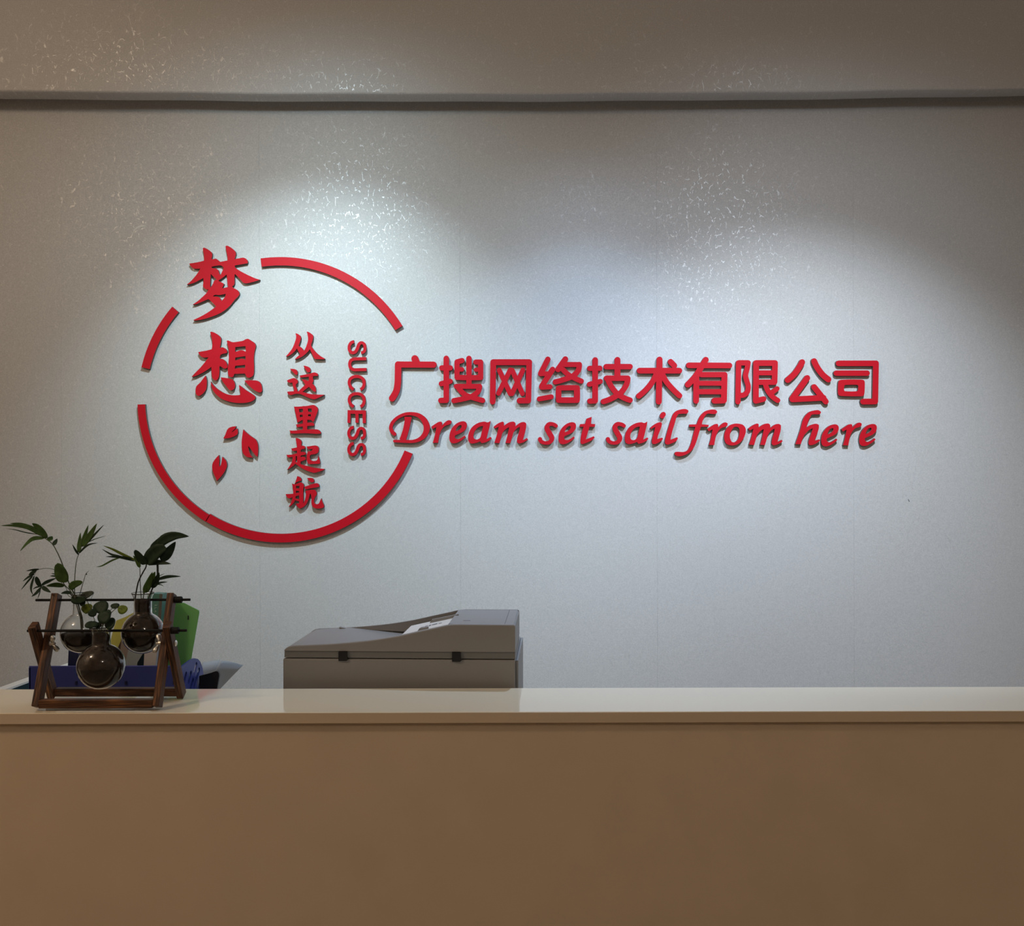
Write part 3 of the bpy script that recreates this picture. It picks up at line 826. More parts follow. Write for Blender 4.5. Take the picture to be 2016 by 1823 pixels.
# ------------------------------------------------------------------ low partition at the left
M_TEAL = mat('teal_fabric', rgb(38, 58, 66), 0.9, 0.1, bump=0.3, bscale=600)
p0, p1 = Vector((-1.505, 2.55)), Vector((-1.432, 3.35))
part = thing('desk_partition', (-1.47, 3.0, 0), 'low dark teal partition with a white top edge at far left', 'partition')
mb = MB().add([(p0.x - .03, p0.y, 0), (p0.x, p0.y, 0), (p1.x, p1.y, 0), (p1.x - .03, p1.y, 0), (p0.x - .03, p0.y, .925), (p0.x, p0.y, .925), (p1.x, p1.y, .925), (p1.x - .03, p1.y, .925)],
              [(0, 1, 2, 3), (4, 5, 6, 7), (0, 1, 5, 4), (1, 2, 6, 5), (2, 3, 7, 6), (3, 0, 4, 7)])
mb.build('panel', M_TEAL, part)
mb = MB().add([(p0.x - .032, p0.y, .925), (p0.x + .001, p0.y, .925), (p1.x + .001, p1.y, .925), (p1.x - .032, p1.y, .925), (p0.x - .032, p0.y, .931), (p0.x + .001, p0.y, .931), (p1.x + .001, p1.y, .931), (p1.x - .032, p1.y, .931)],
              [(0, 1, 2, 3), (4, 5, 6, 7), (0, 1, 5, 4), (1, 2, 6, 5), (2, 3, 7, 6), (3, 0, 4, 7)])
mb.build('top_trim', M_WHITEP, part)

# ------------------------------------------------------------------ blue file holder with folders
M_NAVY = mat('navy_plastic', rgb(50, 60, 128), 0.4, 0.4)
DT = 0.88
HX0, HX1 = -1.128, -0.783
HF, HB = 2.25, 2.45
fh = thing('file_holder', ((HX0 + HX1) / 2, 2.35, DT), 'blue plastic file holder with slotted end panel behind the plant stand', 'file holder')
MB().box((HX0, HF, DT), (HX1 - .004, HF + .004, 1.1115), .0015).build('front_wall', M_NAVY, fh)
MB().box((HX0, HB - .004, DT), (HX1 - .004, HB, 1.055), .0015).build('rear_wall', M_NAVY, fh)
MB().box((HX0, HF, DT), (HX1, HB, DT + .004)).build('base_plate', M_NAVY, fh)
# end panels: rounded top, slanted oval slots cut right through
def end_panel(x0, x1):
    w, h = HB - HF, 1.106
    outer = [(HF, DT), (HB, DT), (HB, h - .075), (HB - .003, h - .058), (HB - .012, h - .038), (HB - .027, h - .020), (HB - .048, h - .008), (HB - .075, h - .001), (HB - .105, h), (HF + .03, h - .004), (HF, h - .010)]
    if x0 < -1:
        outer = [(HF, DT), (HB, DT), (HB, 1.05), (HB - .03, 1.065), (HF + .02, 1.105), (HF, 1.107)]
    pos = [[Vector(q) for q in outer]]
    def slot(cy, cz_, L, tilt, wd):
        d = Vector((math.cos(tilt), math.sin(tilt))) * L / 2
        return capsule((cy - d.x, cz_ - d.y), (cy + d.x, cz_ + d.y), wd)
    neg = [] if x0 < -1 else [capsule((2.376, 1.068), (2.391, 1.086), .013), capsule((2.379, 1.034), (2.411, 1.068), .014), capsule((2.398, 1.010), (2.417, 1.034), .014),
        capsule((2.335, 1.055), (2.35, 1.073), .013), capsule((2.335, 1.02), (2.365, 1.052), .014), capsule((2.30, 1.06), (2.315, 1.078), .013), capsule((2.37, 0.97), (2.41, 1.0), .014)]
    V, T, B = union(pos, neg)
    used = sorted({i for t in T for i in t}); idx = {q: i for i, q in enumerate(used)}
    m_ = len(used)
    vs = [Vector((x0, V[q].x, V[q].y)) for q in used] + [Vector((x1, V[q].x, V[q].y)) for q in used]
    fs = []
    for t in T:
        a, b, c = (idx[q] for q in t)
        fs += [(a, b, c), (a + m_, c + m_, b + m_)]
    for a, b in B:
        a, b = idx[a], idx[b]
        fs.append((a, a + m_, b + m_, b))
    return link_mesh('end_panel', vs, fs, M_NAVY, fh)
end_panel(HX1 - .004, HX1)
end_panel(HX0, HX0 + .004)
M_DARKN = mat('dark_navy_plastic', rgb(22, 26, 70), 0.5)
for px in (150, 195, 248, 343):
    c = P(px, 1344, HF)
    MB().lathe([(.003, -.004), (.003, .004)], (c.x, HF - .0006, c.z), 10).build('peg_hole', M_DARKN, fh)

def standing(name, label, cat, poly, d, thick, m, group=None, lean=0.0):
    """flat thing standing in the holder; outline poly in photo pixels at distance d (lower edge reaches the tray floor)"""
    pts = [P(x, y, d) for x, y in poly]
    zb = DT + .0045
    pts = [Vector((q.x, q.y, max(q.z, zb))) for q in pts]
    o = MB().prism([(q.x, q.z) for q in pts], lambda p: Vector((p[0], d, p[1])), lambda p: Vector((p[0], d + thick, p[1]))).build(name, m)
    base = Vector((sum(q.x for q in pts) / len(pts), d + thick / 2, zb))
    o.data.transform(Matrix.Translation(-base)); o.location = base
    return tag(o, label, cat, group)
GF = 'papers in the blue file holder'
M_GREEN = mat('green_card', rgb(118, 186, 110), 0.5, 0.4, var=0.04)
g = standing('green_folder', 'bright green plastic folder with cut corner, tallest in the blue holder', 'folder', [(331, 1186), (346, 1186), (362, 1187), (391.5, 1202), (392, 1206), (374, 1310), (366, 1480), (322, 1480)], 2.385, .003, M_GREEN, GF)
c = P(370.5, 1216, 2.384)
MB().box((c.x - .0012, 2.3835, c.z - .005), (c.x + .0012, 2.385, c.z + .005), .0004).build('slot_mark', M_BLACK, g)
b = standing('teal_book', 'teal green spined book standing left of the pale blue folder', 'book', [(300.5, 1168.5), (320, 1169.5), (316, 1230), (308, 1480), (284, 1480), (296, 1230)], 2.33, .03, mat('teal_cover', rgb(78, 128, 116), 0.5, var=0.05), GF)
o = MB()
e = [P(x, y, 2.3295) for x, y in ((314.5, 1169), (320, 1169.5), (316, 1230), (308, 1480), (302, 1480), (310.5, 1230))]
o.prism([(q.x, q.z) for q in e], lambda p: Vector((p[0], 2.3288, max(p[1], DT + .005))), lambda p: Vector((p[0], 2.33, max(p[1], DT + .005)))).build('spine_edge', mat('grey_spine', rgb(92, 90, 82), 0.6), b)
# pale lettering on the spine, reading downwards: 2 L n
M_LET = mat('pale_lettering', rgb(168, 196, 184), 0.6)
def spine_stroke(pts, w=.7):
    mm = MB()
    for a, c_ in zip(pts, pts[1:]):
        q = capsule(a, c_, w, 4)
        ww = [P(v.x, v.y, 2.3285) for v in q]
        mm.prism([(v.x, v.z) for v in ww], lambda p: Vector((p[0], 2.3284, p[1])), lambda p: Vector((p[0], 2.3299, p[1])))
    mm.build('lettering', M_LET, b)
spine_stroke([(309.2, 1190.2), (308.8, 1192.6), (307.4, 1192.4), (305.4, 1190.4), (305.2, 1193)])
spine_stroke([(308.6, 1196.5), (304.8, 1196.6), (304.8, 1199.2)])
spine_stroke([(307.2, 1202.5), (304.6, 1202.5)]); spine_stroke([(306.9, 1202.8), (307, 1204.8), (304.4, 1204.8)])
standing('pale_blue_folder', 'pale blue folder edge between the teal book and the stand leg', 'folder', [(320.5, 1170), (333, 1171), (326, 1240), (316, 1480), (300, 1480), (315, 1240)], 2.375, .006, mat('pale_blue_card', rgb(128, 168, 196), 0.5), GF)
standing('yellow_folder', 'yellow green curved folder seen between the front and right bulbs', 'folder', [(263, 1206), (246, 1215), (229, 1221.5), (222, 1243), (216, 1268), (214, 1300), (214, 1480), (262, 1480), (268, 1300), (272, 1240)], 2.40, .004, mat('yellow_card', rgb(190, 190, 96), 0.55, var=0.06), GF)
standing('brown_folder', 'dark brown folder edge beside the yellow folder', 'folder', [(240, 1246), (238, 1262), (231, 1277), (228, 1300), (226, 1480), (240, 1480), (244, 1300), (246, 1252)], 2.37, .004, mat('brown_card', rgb(62, 44, 36), 0.7), GF)
standing('beige_folder', 'greyish beige folder behind the right-hand bulb', 'folder', [(240, 1252), (262, 1250), (264, 1300), (262, 1480), (232, 1480), (236, 1285)], 2.36, .004, mat('beige_card', rgb(140, 128, 118), 0.7), GF)
standing('clear_sleeve', 'frosted pale plastic sleeve below the right-hand bulb', 'sleeve', [(253, 1277), (264, 1274), (285, 1280), (270, 1305), (262, 1480), (240, 1480), (245, 1310)], 2.315, .003, mat('frosted_plastic', rgb(150, 160, 160), 0.3), GF)
standing('dark_folder', 'dark slate folder below the right-hand bulb', 'folder', [(263, 1276), (284, 1278), (284, 1308), (284, 1480), (258, 1480), (261, 1310)], 2.325, .003, mat('slate_card', rgb(50, 66, 72), 0.6), GF)
standing('white_paper', 'white paper stack standing beside the right stand leg in the holder', 'paper', [(284.5, 1278), (310, 1276), (306, 1310), (302, 1480), (280, 1480), (283, 1310)], 2.31, .012, mat('white_card', rgb(188, 184, 180), 0.7), GF)
b2 = MB().box((HX1 - .026, HF + .012, DT + .0045), (HX1 - .008, HB - .09, 1.088), .001).build('slot_shade_filler', mat('slot_shade_black', (0.012, 0.012, 0.02, 1), 0.6))  # black filler added so the slots look dark inside, standing in for shade
tag(b2, 'black binder added inside the blue holder so its end slots look shaded', 'filler', GF)
standing('navy_clip', 'small dark navy object standing left in the blue holder, below the left bulb', 'clip', [(135, 1279), (151, 1277), (155, 1292), (151, 1312), (151, 1480), (134, 1480), (133.5, 1312)], 2.30, .015, mat('navy_dark', rgb(22, 30, 66), 0.4), GF)

# ------------------------------------------------------------------ black board and curled papers right of the holder
M_PAPER = mat('grey_paper', rgb(168, 170, 172), 0.7)  # one even grey for all the sheets
bt = [(392, 1331), (414, 1325), (424, 1321.5), (428.5, 1321.5), (431, 1325), (431.5, 1331), (427, 1357), (414, 1480), (392, 1480)]
pts = [P(x, y, 2.40) for x, y in bt]
poly = [(q.x, max(q.z, DT)) for q in pts]
o = MB().prism(poly, lambda p: Vector((p[0], 2.40, p[1])), lambda p: Vector((p[0], 2.409, p[1]))).build('black_board', M_BLACK)
tag(o, 'black board with rounded corner standing right of the blue holder', 'board')
def sheet(label, corners, d0, d1, bow):
    """curled sheet: four photo-pixel corners (a,b along the top, c,d along the bottom)"""
    a, b_, c_, d_ = corners
    m_, n_ = 8, 6
    vs, fs = [], []
    for s in range(2):
        for i in range(n_ + 1):
            v = i / n_
            for j in range(m_ + 1):
                u = j / m_
                x = (a[0] * (1 - u) + b_[0] * u) * (1 - v) + (d_[0] * (1 - u) + c_[0] * u) * v
                y = (a[1] * (1 - u) + b_[1] * u) * (1 - v) + (d_[1] * (1 - u) + c_[1] * u) * v
                y -= bow * math.sin(math.pi * min(1, u * 1.15)) * (1 - v)
                d = d0 + (d1 - d0) * u + s * .0012
                vs.append(P(x, y, d))
    k_ = (m_ + 1) * (n_ + 1)
    for i in range(n_):
        for j in range(m_):
            q = i * (m_ + 1) + j
            fs.append((q, q + 1, q + m_ + 2, q + m_ + 1))
            fs.append((k_ + q, k_ + q + m_ + 1, k_ + q + m_ + 2, k_ + q + 1))
    for j in range(m_):
        q = j; fs.append((q, k_ + q, k_ + q + 1, q + 1))
        q = n_ * (m_ + 1) + j; fs.append((q, q + 1, k_ + q + 1, k_ + q))
    for i in range(n_):
        q = i * (m_ + 1); fs.append((q, q + m_ + 1, k_ + q + m_ + 1, k_ + q))
        q = i * (m_ + 1) + m_; fs.append((q, k_ + q, k_ + q + m_ + 1, q + m_ + 1))
    return link_mesh('paper_sheet', vs, fs, M_PAPER, smooth=True)
tag(sheet('', ((398, 1304), (434, 1299), (383, 1425), (374, 1429)), 2.57, 2.60, 0), 'grey paper curling up between blue holder and pointed sheet', 'paper', 'curled papers behind the counter')
tag(sheet('', ((435, 1300.5), (479, 1309), (376, 1416), (366, 1421)), 2.61, 2.66, 1.5), 'pointed grey sheet of paper jutting out right above the counter ledge', 'paper', 'curled papers behind the counter')
tag(sheet('', ((431, 1302), (436, 1299.5), (381, 1425), (376, 1425)), 2.604, 2.606, 0), 'thin dark-edged paper strip between the two curled sheets', 'paper', 'curled papers behind the counter')

# ------------------------------------------------------------------ wooden stand with three bulb vases
def wood_mat():
    m = bpy.data.materials.new('scorched_pine')
    m.use_nodes = True
    nt = m.node_tree; N, L = nt.nodes, nt.links
    b = N['Principled BSDF']
    tc = N.new('ShaderNodeTexCoord')
    mp = N.new('ShaderNodeMapping'); mp.inputs['Scale'].default_value = (30, 2.2, 1.0)
    L.new(tc.outputs['UV'], mp.inputs['Vector'])
    n = N.new('ShaderNodeTexNoise'); n.inputs['Scale'].default_value = 14; n.inputs['Detail'].default_value = 5; n.inputs['Distortion'].default_value = 0.25
    L.new(mp.outputs['Vector'], n.inputs['Vector'])
    r = N.new('ShaderNodeValToRGB')
    r.color_ramp.elements[0].position = 0.34; r.color_ramp.elements[0].color = rgb(40, 26, 19)
    r.color_ramp.elements[1].position = 0.72; r.color_ramp.elements[1].color = rgb(150, 100, 60)
    e = r.color_ramp.elements.new(0.52); e.color = rgb(84, 55, 37)
    L.new(n.outputs['Fac'], r.inputs['Fac']); L.new(r.outputs['Color'], b.inputs['Base Color'])
    b.inputs['Roughness'].default_value = 0.5
    b.inputs['Specular IOR Level'].default_value = 0.35
    bp = N.new('ShaderNodeBump'); bp.inputs['Strength'].default_value = 0.3; bp.inputs['Distance'].default_value = 0.001
    L.new(n.outputs['Fac'], bp.inputs['Height']); L.new(bp.outputs['Normal'], b.inputs['Normal'])
    return m
M_WOOD = wood_mat()
M_IRON = mat('black_iron', (0.008, 0.007, 0.007, 1), 0.6, 0.2)
M_CHROME = mat('zinc_steel', (0.85, 0.82, 0.74, 1), 0.38, 0.5, metal=1.0)

def grain_uv(o, a, b):
    """lay the grain along a-b: uv carries (across x, across y + along)"""
    ax = (Vector(b) - Vector(a)).normalized()
    off = o.parent.location if o.parent else Vector()
    x = ax.orthogonal().normalized(); y = ax.cross(x)
    uv = o.data.uv_layers.new(name='UVMap')
    seed = random.random()
    for lp in o.data.loops:
        q = o.data.vertices[lp.vertex_index].co + off
        uv.data[lp.index].uv = ((q.dot(x) + q.dot(y) * 1.7) + seed, q.dot(ax) * 0.55 + seed * 3)

RK = thing('plant_stand', (-0.80, 1.92, LZ), 'scorched wooden stand with crossed legs and black rods on the ledge', 'plant stand')
def beam(name, a, b, w, t, parent=RK, m=M_WOOD):
    ax = Vector((0, 0, 1)) if abs((Vector(b) - Vector(a)).normalized().x) > .9 else Vector((1, 0, 0))
    o = MB().beam(a, b, w, t, 0.0012, ax).build(name, m, parent)
    grain_uv(o, a, b)
    return o
LX, SXL, RX, SXR = -0.9235, -0.9375, -0.690, -0.675
LWD, LTH = 0.0135, 0.022
def at_z(px, py, d): return P(px, py, d).z
zb0 = LZ + 0.0085
long_bot = (1.874, zb0 - 0.002)
long_top = (1.957, at_z(110, 1170, 1.957))
sh_bot = (1.968, zb0 - 0.002)
sh_top = (1.888, at_z(75, 1230, 1.888))
for x_, (b0, t0) in ((LX, (long_bot, long_top)), (RX, (long_bot, long_top))):
    beam('long_leg', (x_, b0[0], b0[1]), (x_, t0[0], t0[1]), LWD, LTH)
for x_ in (SXL, SXR):
    beam('short_leg', (x_, sh_bot[0], sh_bot[1]), (x_, sh_top[0], sh_top[1]), LWD, LTH)
beam('front_rail', (LX + LWD / 2, 1.8735, LZ + .0135), (RX - LWD / 2, 1.8735, LZ + .0135), 0.016, 0.017)
beam('rear_rail', (SXL + LWD / 2, 1.968, LZ + .0145), (SXR - LWD / 2, 1.968, LZ + .0145), 0.016, 0.019)
# rods
yr, yf = 1.952, 1.890
zr, zf = at_z(220, 1181, yr), at_z(220, 1241.5, yf)
def rod(y, z, x0, x1):
    MB().tube([(x0, y, z), (x1, y, z)], .0026, 12).build('rod', M_IRON, RK, smooth=False)
    xn = SXR + LWD / 2 if y == yf else RX + LWD / 2
    MB().tube([(xn, y, z), (xn + .0006, y, z), (xn + .0145, y, z), (xn + .015, y, z)], [.006, .0068, .0068, .006], 16).build('rod_knob', M_IRON, RK)
rod(yr, zr, xat(70, yr), xat(374, yr))
rod(yf, zf, xat(53, yf), xat(367, yf))
# pivot bolts with wing nuts on the inside, dome heads outside
yp = 1.921
tt = (yp - long_bot[0]) / (long_top[0] - long_bot[0])
zp = long_bot[1] + (long_top[1] - long_bot[1]) * tt
ts = (zp - sh_bot[1]) / (sh_top[1] - sh_bot[1])
for sgn, xin, xout, ang in ((1, LX + LWD / 2, SXL - LWD / 2, 0.9), (-1, RX - LWD / 2, SXR + LWD / 2, 2.0)):
    yb = 1.914
    zb_ = zp - 0.002
    bo = MB().tube([(xout, yb, zb_), (xin + sgn * .010, yb, zb_)], .0025, 10).build('bolt', M_CHROME, RK)
    prof = [(xout + sgn * .0002, .0064), (xout - sgn * .0012, .006), (xout - sgn * .0024, .0045), (xout - sgn * .003, .002)]
    MB().tube([(q[0], yb, zb_) for q in prof], [q[1] for q in prof], 16).build('bolt_head', M_CHROME, bo, smooth=True)
    MB().tube([(xin, yb, zb_), (xin + sgn * .005, yb, zb_)], [.0048, .0038], 12).build('nut_hub', M_CHROME, bo)
    for s2 in (1, -1):
        dv = Vector((0.35 * sgn, -0.55 * s2, 0.80 * s2)).normalized() if sgn > 0 else Vector((-.35, .55 * s2 , .8 * s2)).normalized()
        c0 = Vector((xin + sgn * .0035, yb, zb_))
        mb = MB().tube([c0 + dv * .003, c0 + dv * .008, c0 + dv * .014, c0 + dv * .0195, c0 + dv * .0215], [.0020, .0036, .0052, .0046, .0016], 12)
        w_ = mb.build('nut_wing', M_CHROME, bo, smooth=True)

# vases
M_GLASS = bpy.data.materials.new('clear_glass'); M_GLASS.use_nodes = True
gb = M_GLASS.node_tree.nodes['Principled BSDF']
gb.inputs['Base Color'].default_value = (0.96, 0.97, 0.96, 1); gb.inputs['Roughness'].default_value = 0.0
gb.inputs['Transmission Weight'].default_value = 1.0; gb.inputs['IOR'].default_value = 1.46
M_MUD = mat('muddy_water', (0.012, 0.007, 0.005, 1), 0.6, 0.1, var=0.4, vscale=60)
def moss_mat():
    m = mat('algae_film', (0.050, 0.029, 0.018, 1), 0.7, 0.15, bump=0.8, bscale=300, var=0.55, vscale=140)
    return m
M_MOSS = moss_mat()
M_ROOT = mat('root_mass', (0.028, 0.015, 0.011, 1), 0.8, 0.2, bump=1.0, bscale=200, var=0.4, vscale=120)

def vase(px, py, d, Rr, label, level, rimpx, film=True):
    c = P(px, py, d)
    top = P(px, rimpx, d).z - c.z
    rn = .0182
    zj = math.sqrt(Rr * Rr - rn * rn)
    root = thing('bulb_vase', (c.x, c.y, c.z - Rr), label, 'vase', 'glass bulb vases on the stand')
    outer = []
    for k in range(15):
        a = -math.pi / 2 + (math.asin(zj / Rr) + math.pi / 2) * k / 14
        outer.append((max(Rr * math.cos(a), 0.0004), Rr * math.sin(a)))
    outer += [(rn * 1.0 - .0006, zj + .004), (rn - .001, zj + .012), (rn - .001, top - .014), (rn + .0005, top - .008), (rn + .0035, top - .002), (rn + .0045, top)]
    th = .0013
    inner = [(max(r - th, .0003), z + (th if z < -Rr * .6 else 0.0)) for r, z in outer]
    inner = [(max((Rr - th) * math.cos(-math.pi / 2 + (math.asin(zj / Rr) + math.pi / 2) * k / 14), .0003), (Rr - th) * math.sin(-math.pi / 2 + (math.asin(zj / Rr) + math.pi / 2) * k / 14)) for k in range(15)] + inner[15:]
    MB().lathe(outer + inner[::-1], c, 48, closed=True).build('glass', M_GLASS, root, smooth=True)
    # contents: dark muddy water below, brown film and roots above
    Ri = Rr * .955
    lo = [(.0003, -Ri)]
    for k in range(1, 15):
        a = -math.pi / 2 + (math.asin(level) + math.pi / 2) * k / 14
        lo.append((Ri * math.cos(a), Ri * math.sin(a)))
    lo.append((.0003, Ri * level))
    MB().lathe(lo, c, 40).build('muddy_water', M_MUD, root, smooth=True)
    rj = rn - .0035
    zc = math.sqrt(Ri * Ri - rj * rj)
    up = [(.0003, Ri * level + .0003)]
    for k in range(0, 10):
        a = math.asin(level + .01) + (math.asin(zc / Ri) - math.asin(level + .01)) * k / 9
        up.append((Ri * math.cos(a), Ri * math.sin(a)))
    up += [(rj, zc + .006), (.0003, zc + .0062)]
    if not film:
        return root, c, top
    MB().lathe(up, c, 40).build('brown_film', M_MOSS, root, smooth=True)
    MB().lathe([(.0003, zc + .0065), (rj, zc + .0066), (rj + .0008, zc + .014), (rj + .0008, top - .018), (rj - .004, top - .013), (.0003, top - .011)], c, 32).build('root_plug', M_ROOT, root, smooth=True)
    return root, c, top
V1, c1, t1 = vase(199, 1311, yf, .0452, 'round glass bulb vase hanging in front, centre of the stand', -0.02, 1233)
V2, c2, t2 = vase(162, 1245.5, yr, .0420, 'round glass bulb vase at the back left of the stand', -0.02, 1168, False)
V3, c3, t3 = vase(281.5, 1245.5, yr, .0420, 'round glass bulb vase at the back right of the stand', -0.05, 1167)

# ------------------------------------------------------------------ cuttings
def leaf_mat(name, col, rough=0.35):
    m = mat(name, col, rough + .25, 0.18, var=0.28, vscale=70, bump=0.15, bscale=250)
    m.node_tree.nodes['Principled BSDF'].inputs['Subsurface Weight'].default_value = 0.0
    return m
LM = [leaf_mat('leaf_mid_green', rgb(66, 92, 46)), leaf_mat('leaf_dark_green', rgb(36, 54, 38), 0.3), leaf_mat('leaf_yellow_green', rgb(104, 122, 48)), leaf_mat('leaf_grey_green', rgb(84, 92, 84))]
M_STEM = mat('plant_stem', rgb(70, 78, 50), 0.6)
M_STEMD = mat('dark_stem', rgb(34, 36, 28), 0.6)

def spline(pts, n):
    """resample a polyline of Vectors smoothly to n+1 points"""
    m_ = len(pts) - 1
    out = []
    for i in range(n + 1):
        t = i / n * m_
        k = min(int(t), m_ - 1); f = t - k
        p0 = pts[max(k - 1, 0)]; p1 = pts[k]; p2 = pts[k + 1]; p3 = pts[min(k + 2, m_)]
        out.append(0.5 * ((2 * p1) + (p2 - p0) * f + (2 * p0 - 5 * p1 + 4 * p2 - p3) * f * f + (3 * p1 - p0 - 3 * p2 + p3) * f ** 3))
    return out

def leaf(parent, z, d, pts, w, kind, s, swing=0.0, shape='lance', fold=0.22, twist=0.25):
    """blade along pts (crop pixels) of greatest width w (crop pixels)"""
    n = 12
    m_ = len(pts) - 1
    sp = [P(*z(x, y), d + swing * (i / m_) ** 1.3) for i, (x, y) in enumerate(pts)]
    sp = spline(sp, n)
    W = 1.32 * w / s / F * d
    vs, fs = [], []
    view = Vector((0, -1, 0))
    for lay in range(2):
        for i, c in enumerate(sp):
            t = i / n
            tg = (sp[min(i + 1, n)] - sp[max(i - 1, 0)]).normalized()
            sd = tg.cross(view)
            sd = sd.normalized() if sd.length > 1e-5 else Vector((1, 0, 0))
            nm = sd.cross(tg).normalized()
            sd2 = (sd * math.cos(twist) + nm * math.sin(twist)).normalized()
            nm = sd2.cross(tg).normalized()
            if shape == 'lance':
                pr = (math.sin(math.pi * min(t, 1) ** 0.72)) ** 0.9
            else:
                pr = math.sin(math.pi * t ** 0.85) ** 0.55
            h = W / 2 * max(pr, 0.035 if i else 0.06)
            o_ = nm * (.00022 * (1 if lay else -1))
            vs += [c - sd2 * h + nm * h * fold + o_, c - sd2 * h * .5 + nm * h * fold * .35 + o_, c + o_, c + sd2 * h * .5 + nm * h * fold * .35 + o_, c + sd2 * h + nm * h * fold + o_]
    k_ = 5 * (n + 1)
    for i in range(n):
        for j in range(4):
            q = i * 5 + j
            fs.append((q, q + 1, q + 6, q + 5)); fs.append((k_ + q, k_ + q + 5, k_ + q + 6, k_ + q + 1))
        for j in (0, 4):
            q = i * 5 + j
            fs.append((q, q + 5, k_ + q + 5, k_ + q))
    for i in (0, n):
        q = i * 5
        for j in range(4):
            fs.append((q + j, k_ + q + j, k_ + q + j + 1, q + j + 1))
    return link_mesh('leaf', vs, fs, LM[kind], parent, smooth=True)

def stem(parent, z, d, pts, r0, r1, m=M_STEM, d1=None):
    sp = spline([P(*z(x, y), d + ((d1 or d) - d) * i / max(1, len(pts) - 1)) for i, (x, y) in enumerate(pts)], 14)
    MB().tube(sp, [r0 + (r1 - r0) * i / 14 for i in range(15)], 8).build('stem', m, parent, smooth=True)

zL = Z(0, 1010, 9.595); zR = Z(180, 1030, 9.595); zFp = Z(30, 1150, 7.29)
S9 = 9.595
base2 = Vector((c2.x, c2.y, c2.z + t2 - .02))
PL = thing('palm_cutting', base2, 'leafy palm cutting with arching fronds growing from the back left bulb', 'plant', 'cuttings in the bulb vases')
dL = yr
stem(PL, zL, dL, [(1560,2330),(1530,1950),(1470,1700),(1400,1520),(1320,1370),(1240,1150),(1180,970),(1110,800),(1010,610),(940,540),(850,480)], .0016, .0008)
stem(PL, zL, dL + .004, [(1540,2330),(1520,2000),(1440,1720),(1410,1500),(1410,1300),(1425,1050),(1450,880),(1490,770)], .0012, .0007)
stem(PL, zL, dL - .004, [(1570,2330),(1560,2000),(1480,1700),(1540,1420),(1590,1250),(1620,1150),(1680,1095)], .0011, .0004)
stem(PL, zL, dL - .006, [(1430,1640),(1330,1470),(1230,1370),(1195,1310)], .001, .0009)
stem(PL, zL, dL - .003, [(1240,1180),(1040,1075),(900,1045),(760,1060),(690,1090),(650,1170)], .0006, .0004)
stem(PL, zL, dL - .003, [(1400,1600),(1290,1560),(1240,1400),(1060,1225)], .0006, .0005)
MB().lathe([(.0001, -.0016), (.0013, -.0007), (.0016, .0004), (.0008, .0014), (.0001, .0017)], P(*zL(1632, 1155), dL - .004), 10).build('bud', M_STEMD, PL, smooth=True)
for pts, w, kd, sw in [
    ([(890,470),(740,380),(520,270),(250,235),(10,240)], 62, 0, -.03),
    ([(895,475),(800,360),(700,250),(605,195)], 105, 0, -.01),
    ([(870,450),(650,310),(400,215),(190,195)], 62, 0, -.02),
    ([(740,405),(500,370),(280,315),(110,295)], 15, 1, .01),
    ([(840,475),(650,480),(520,570),(380,720)], 62, 0, -.03),
    ([(935,530),(950,490),(990,440)], 80, 0, .01), ([(1015,610),(1045,550),(1080,485)], 62, 1, .01),
    ([(1490,790),(1430,700),(1370,595)], 36, 1, -.008), ([(1495,750),(1500,600),(1520,370)], 62, 0, .01), ([(1545,640),(1590,480),(1670,225)], 66, 0, .005),
    ([(1560,630),(1700,430),(1830,200)], 92, 0, -.01), ([(1600,600),(1750,450),(1960,225)], 42, 1, -.015), ([(1640,565),(1800,490),(2010,430)], 12, 0, .01), ([(1490,770),(1600,650),(1700,590),(1850,565)], 30, 1, -.015),
    ([(1220,1370),(1050,1350),(870,1380)], 78, 0, -.015), ([(1360,1510),(1250,1500),(1150,1520)], 50, 1, -.01),
    ([(740,1060),(620,1070),(490,1095)], 26, 1, -.01), ([(690,1075),(610,1130),(540,1170)], 50, 1, -.005), ([(650,1150),(540,1210),(430,1290)], 32, 1, -.01), ([(620,1190),(530,1290),(400,1450)], 28, 1, .01),
    ([(650,1180),(600,1350),(590,1450),(620,1545)], 36, 1, -.01), ([(680,1200),(730,1330),(790,1400)], 66, 1, .005), ([(780,1370),(900,1290),(1080,1225)], 42, 1, .01), ([(790,1390),(870,1440),(960,1500)], 62, 1, -.01),
    ([(780,1385),(690,1400),(620,1440)], 22, 1, .01), ([(780,1400),(690,1510),(595,1580)], 42, 1, -.01), ([(765,1450),(740,1540),(710,1620)], 13, 1, .0), ([(1080,1195),(1010,1190),(945,1190)], 24, 1, .0), ([(1080,1165),(1020,1150),(965,1140)], 15, 1, .0), ([(840,1340),(940,1290),(1070,1225)], 26, 1, -.01)]:
    leaf(PL, zL, dL - .004, pts, w, kd, S9, sw, 'lance', .25, random.uniform(-.3, .4))
for pts, w, kd, sw in [([(1195,1315),(1170,1160),(1090,945)], 200, 0, -.012), ([(1320,1440),(1400,1350),(1560,1300)], 105, 0, -.012), ([(1530,1600),(1620,1550),(1770,1490)], 100, 3, -.012),
    ([(1350,1600),(1450,1640),(1620,1630)], 125, 1, -.014), ([(1540,1630),(1570,1690),(1590,1750)], 110, 1, -.012), ([(1570,1870),(1640,1800),(1745,1745)], 130, 2, -.016)]:
    leaf(PL, zL, dL - .012, pts, w, kd, S9, sw, 'oval', .16, random.uniform(-.2, .2))

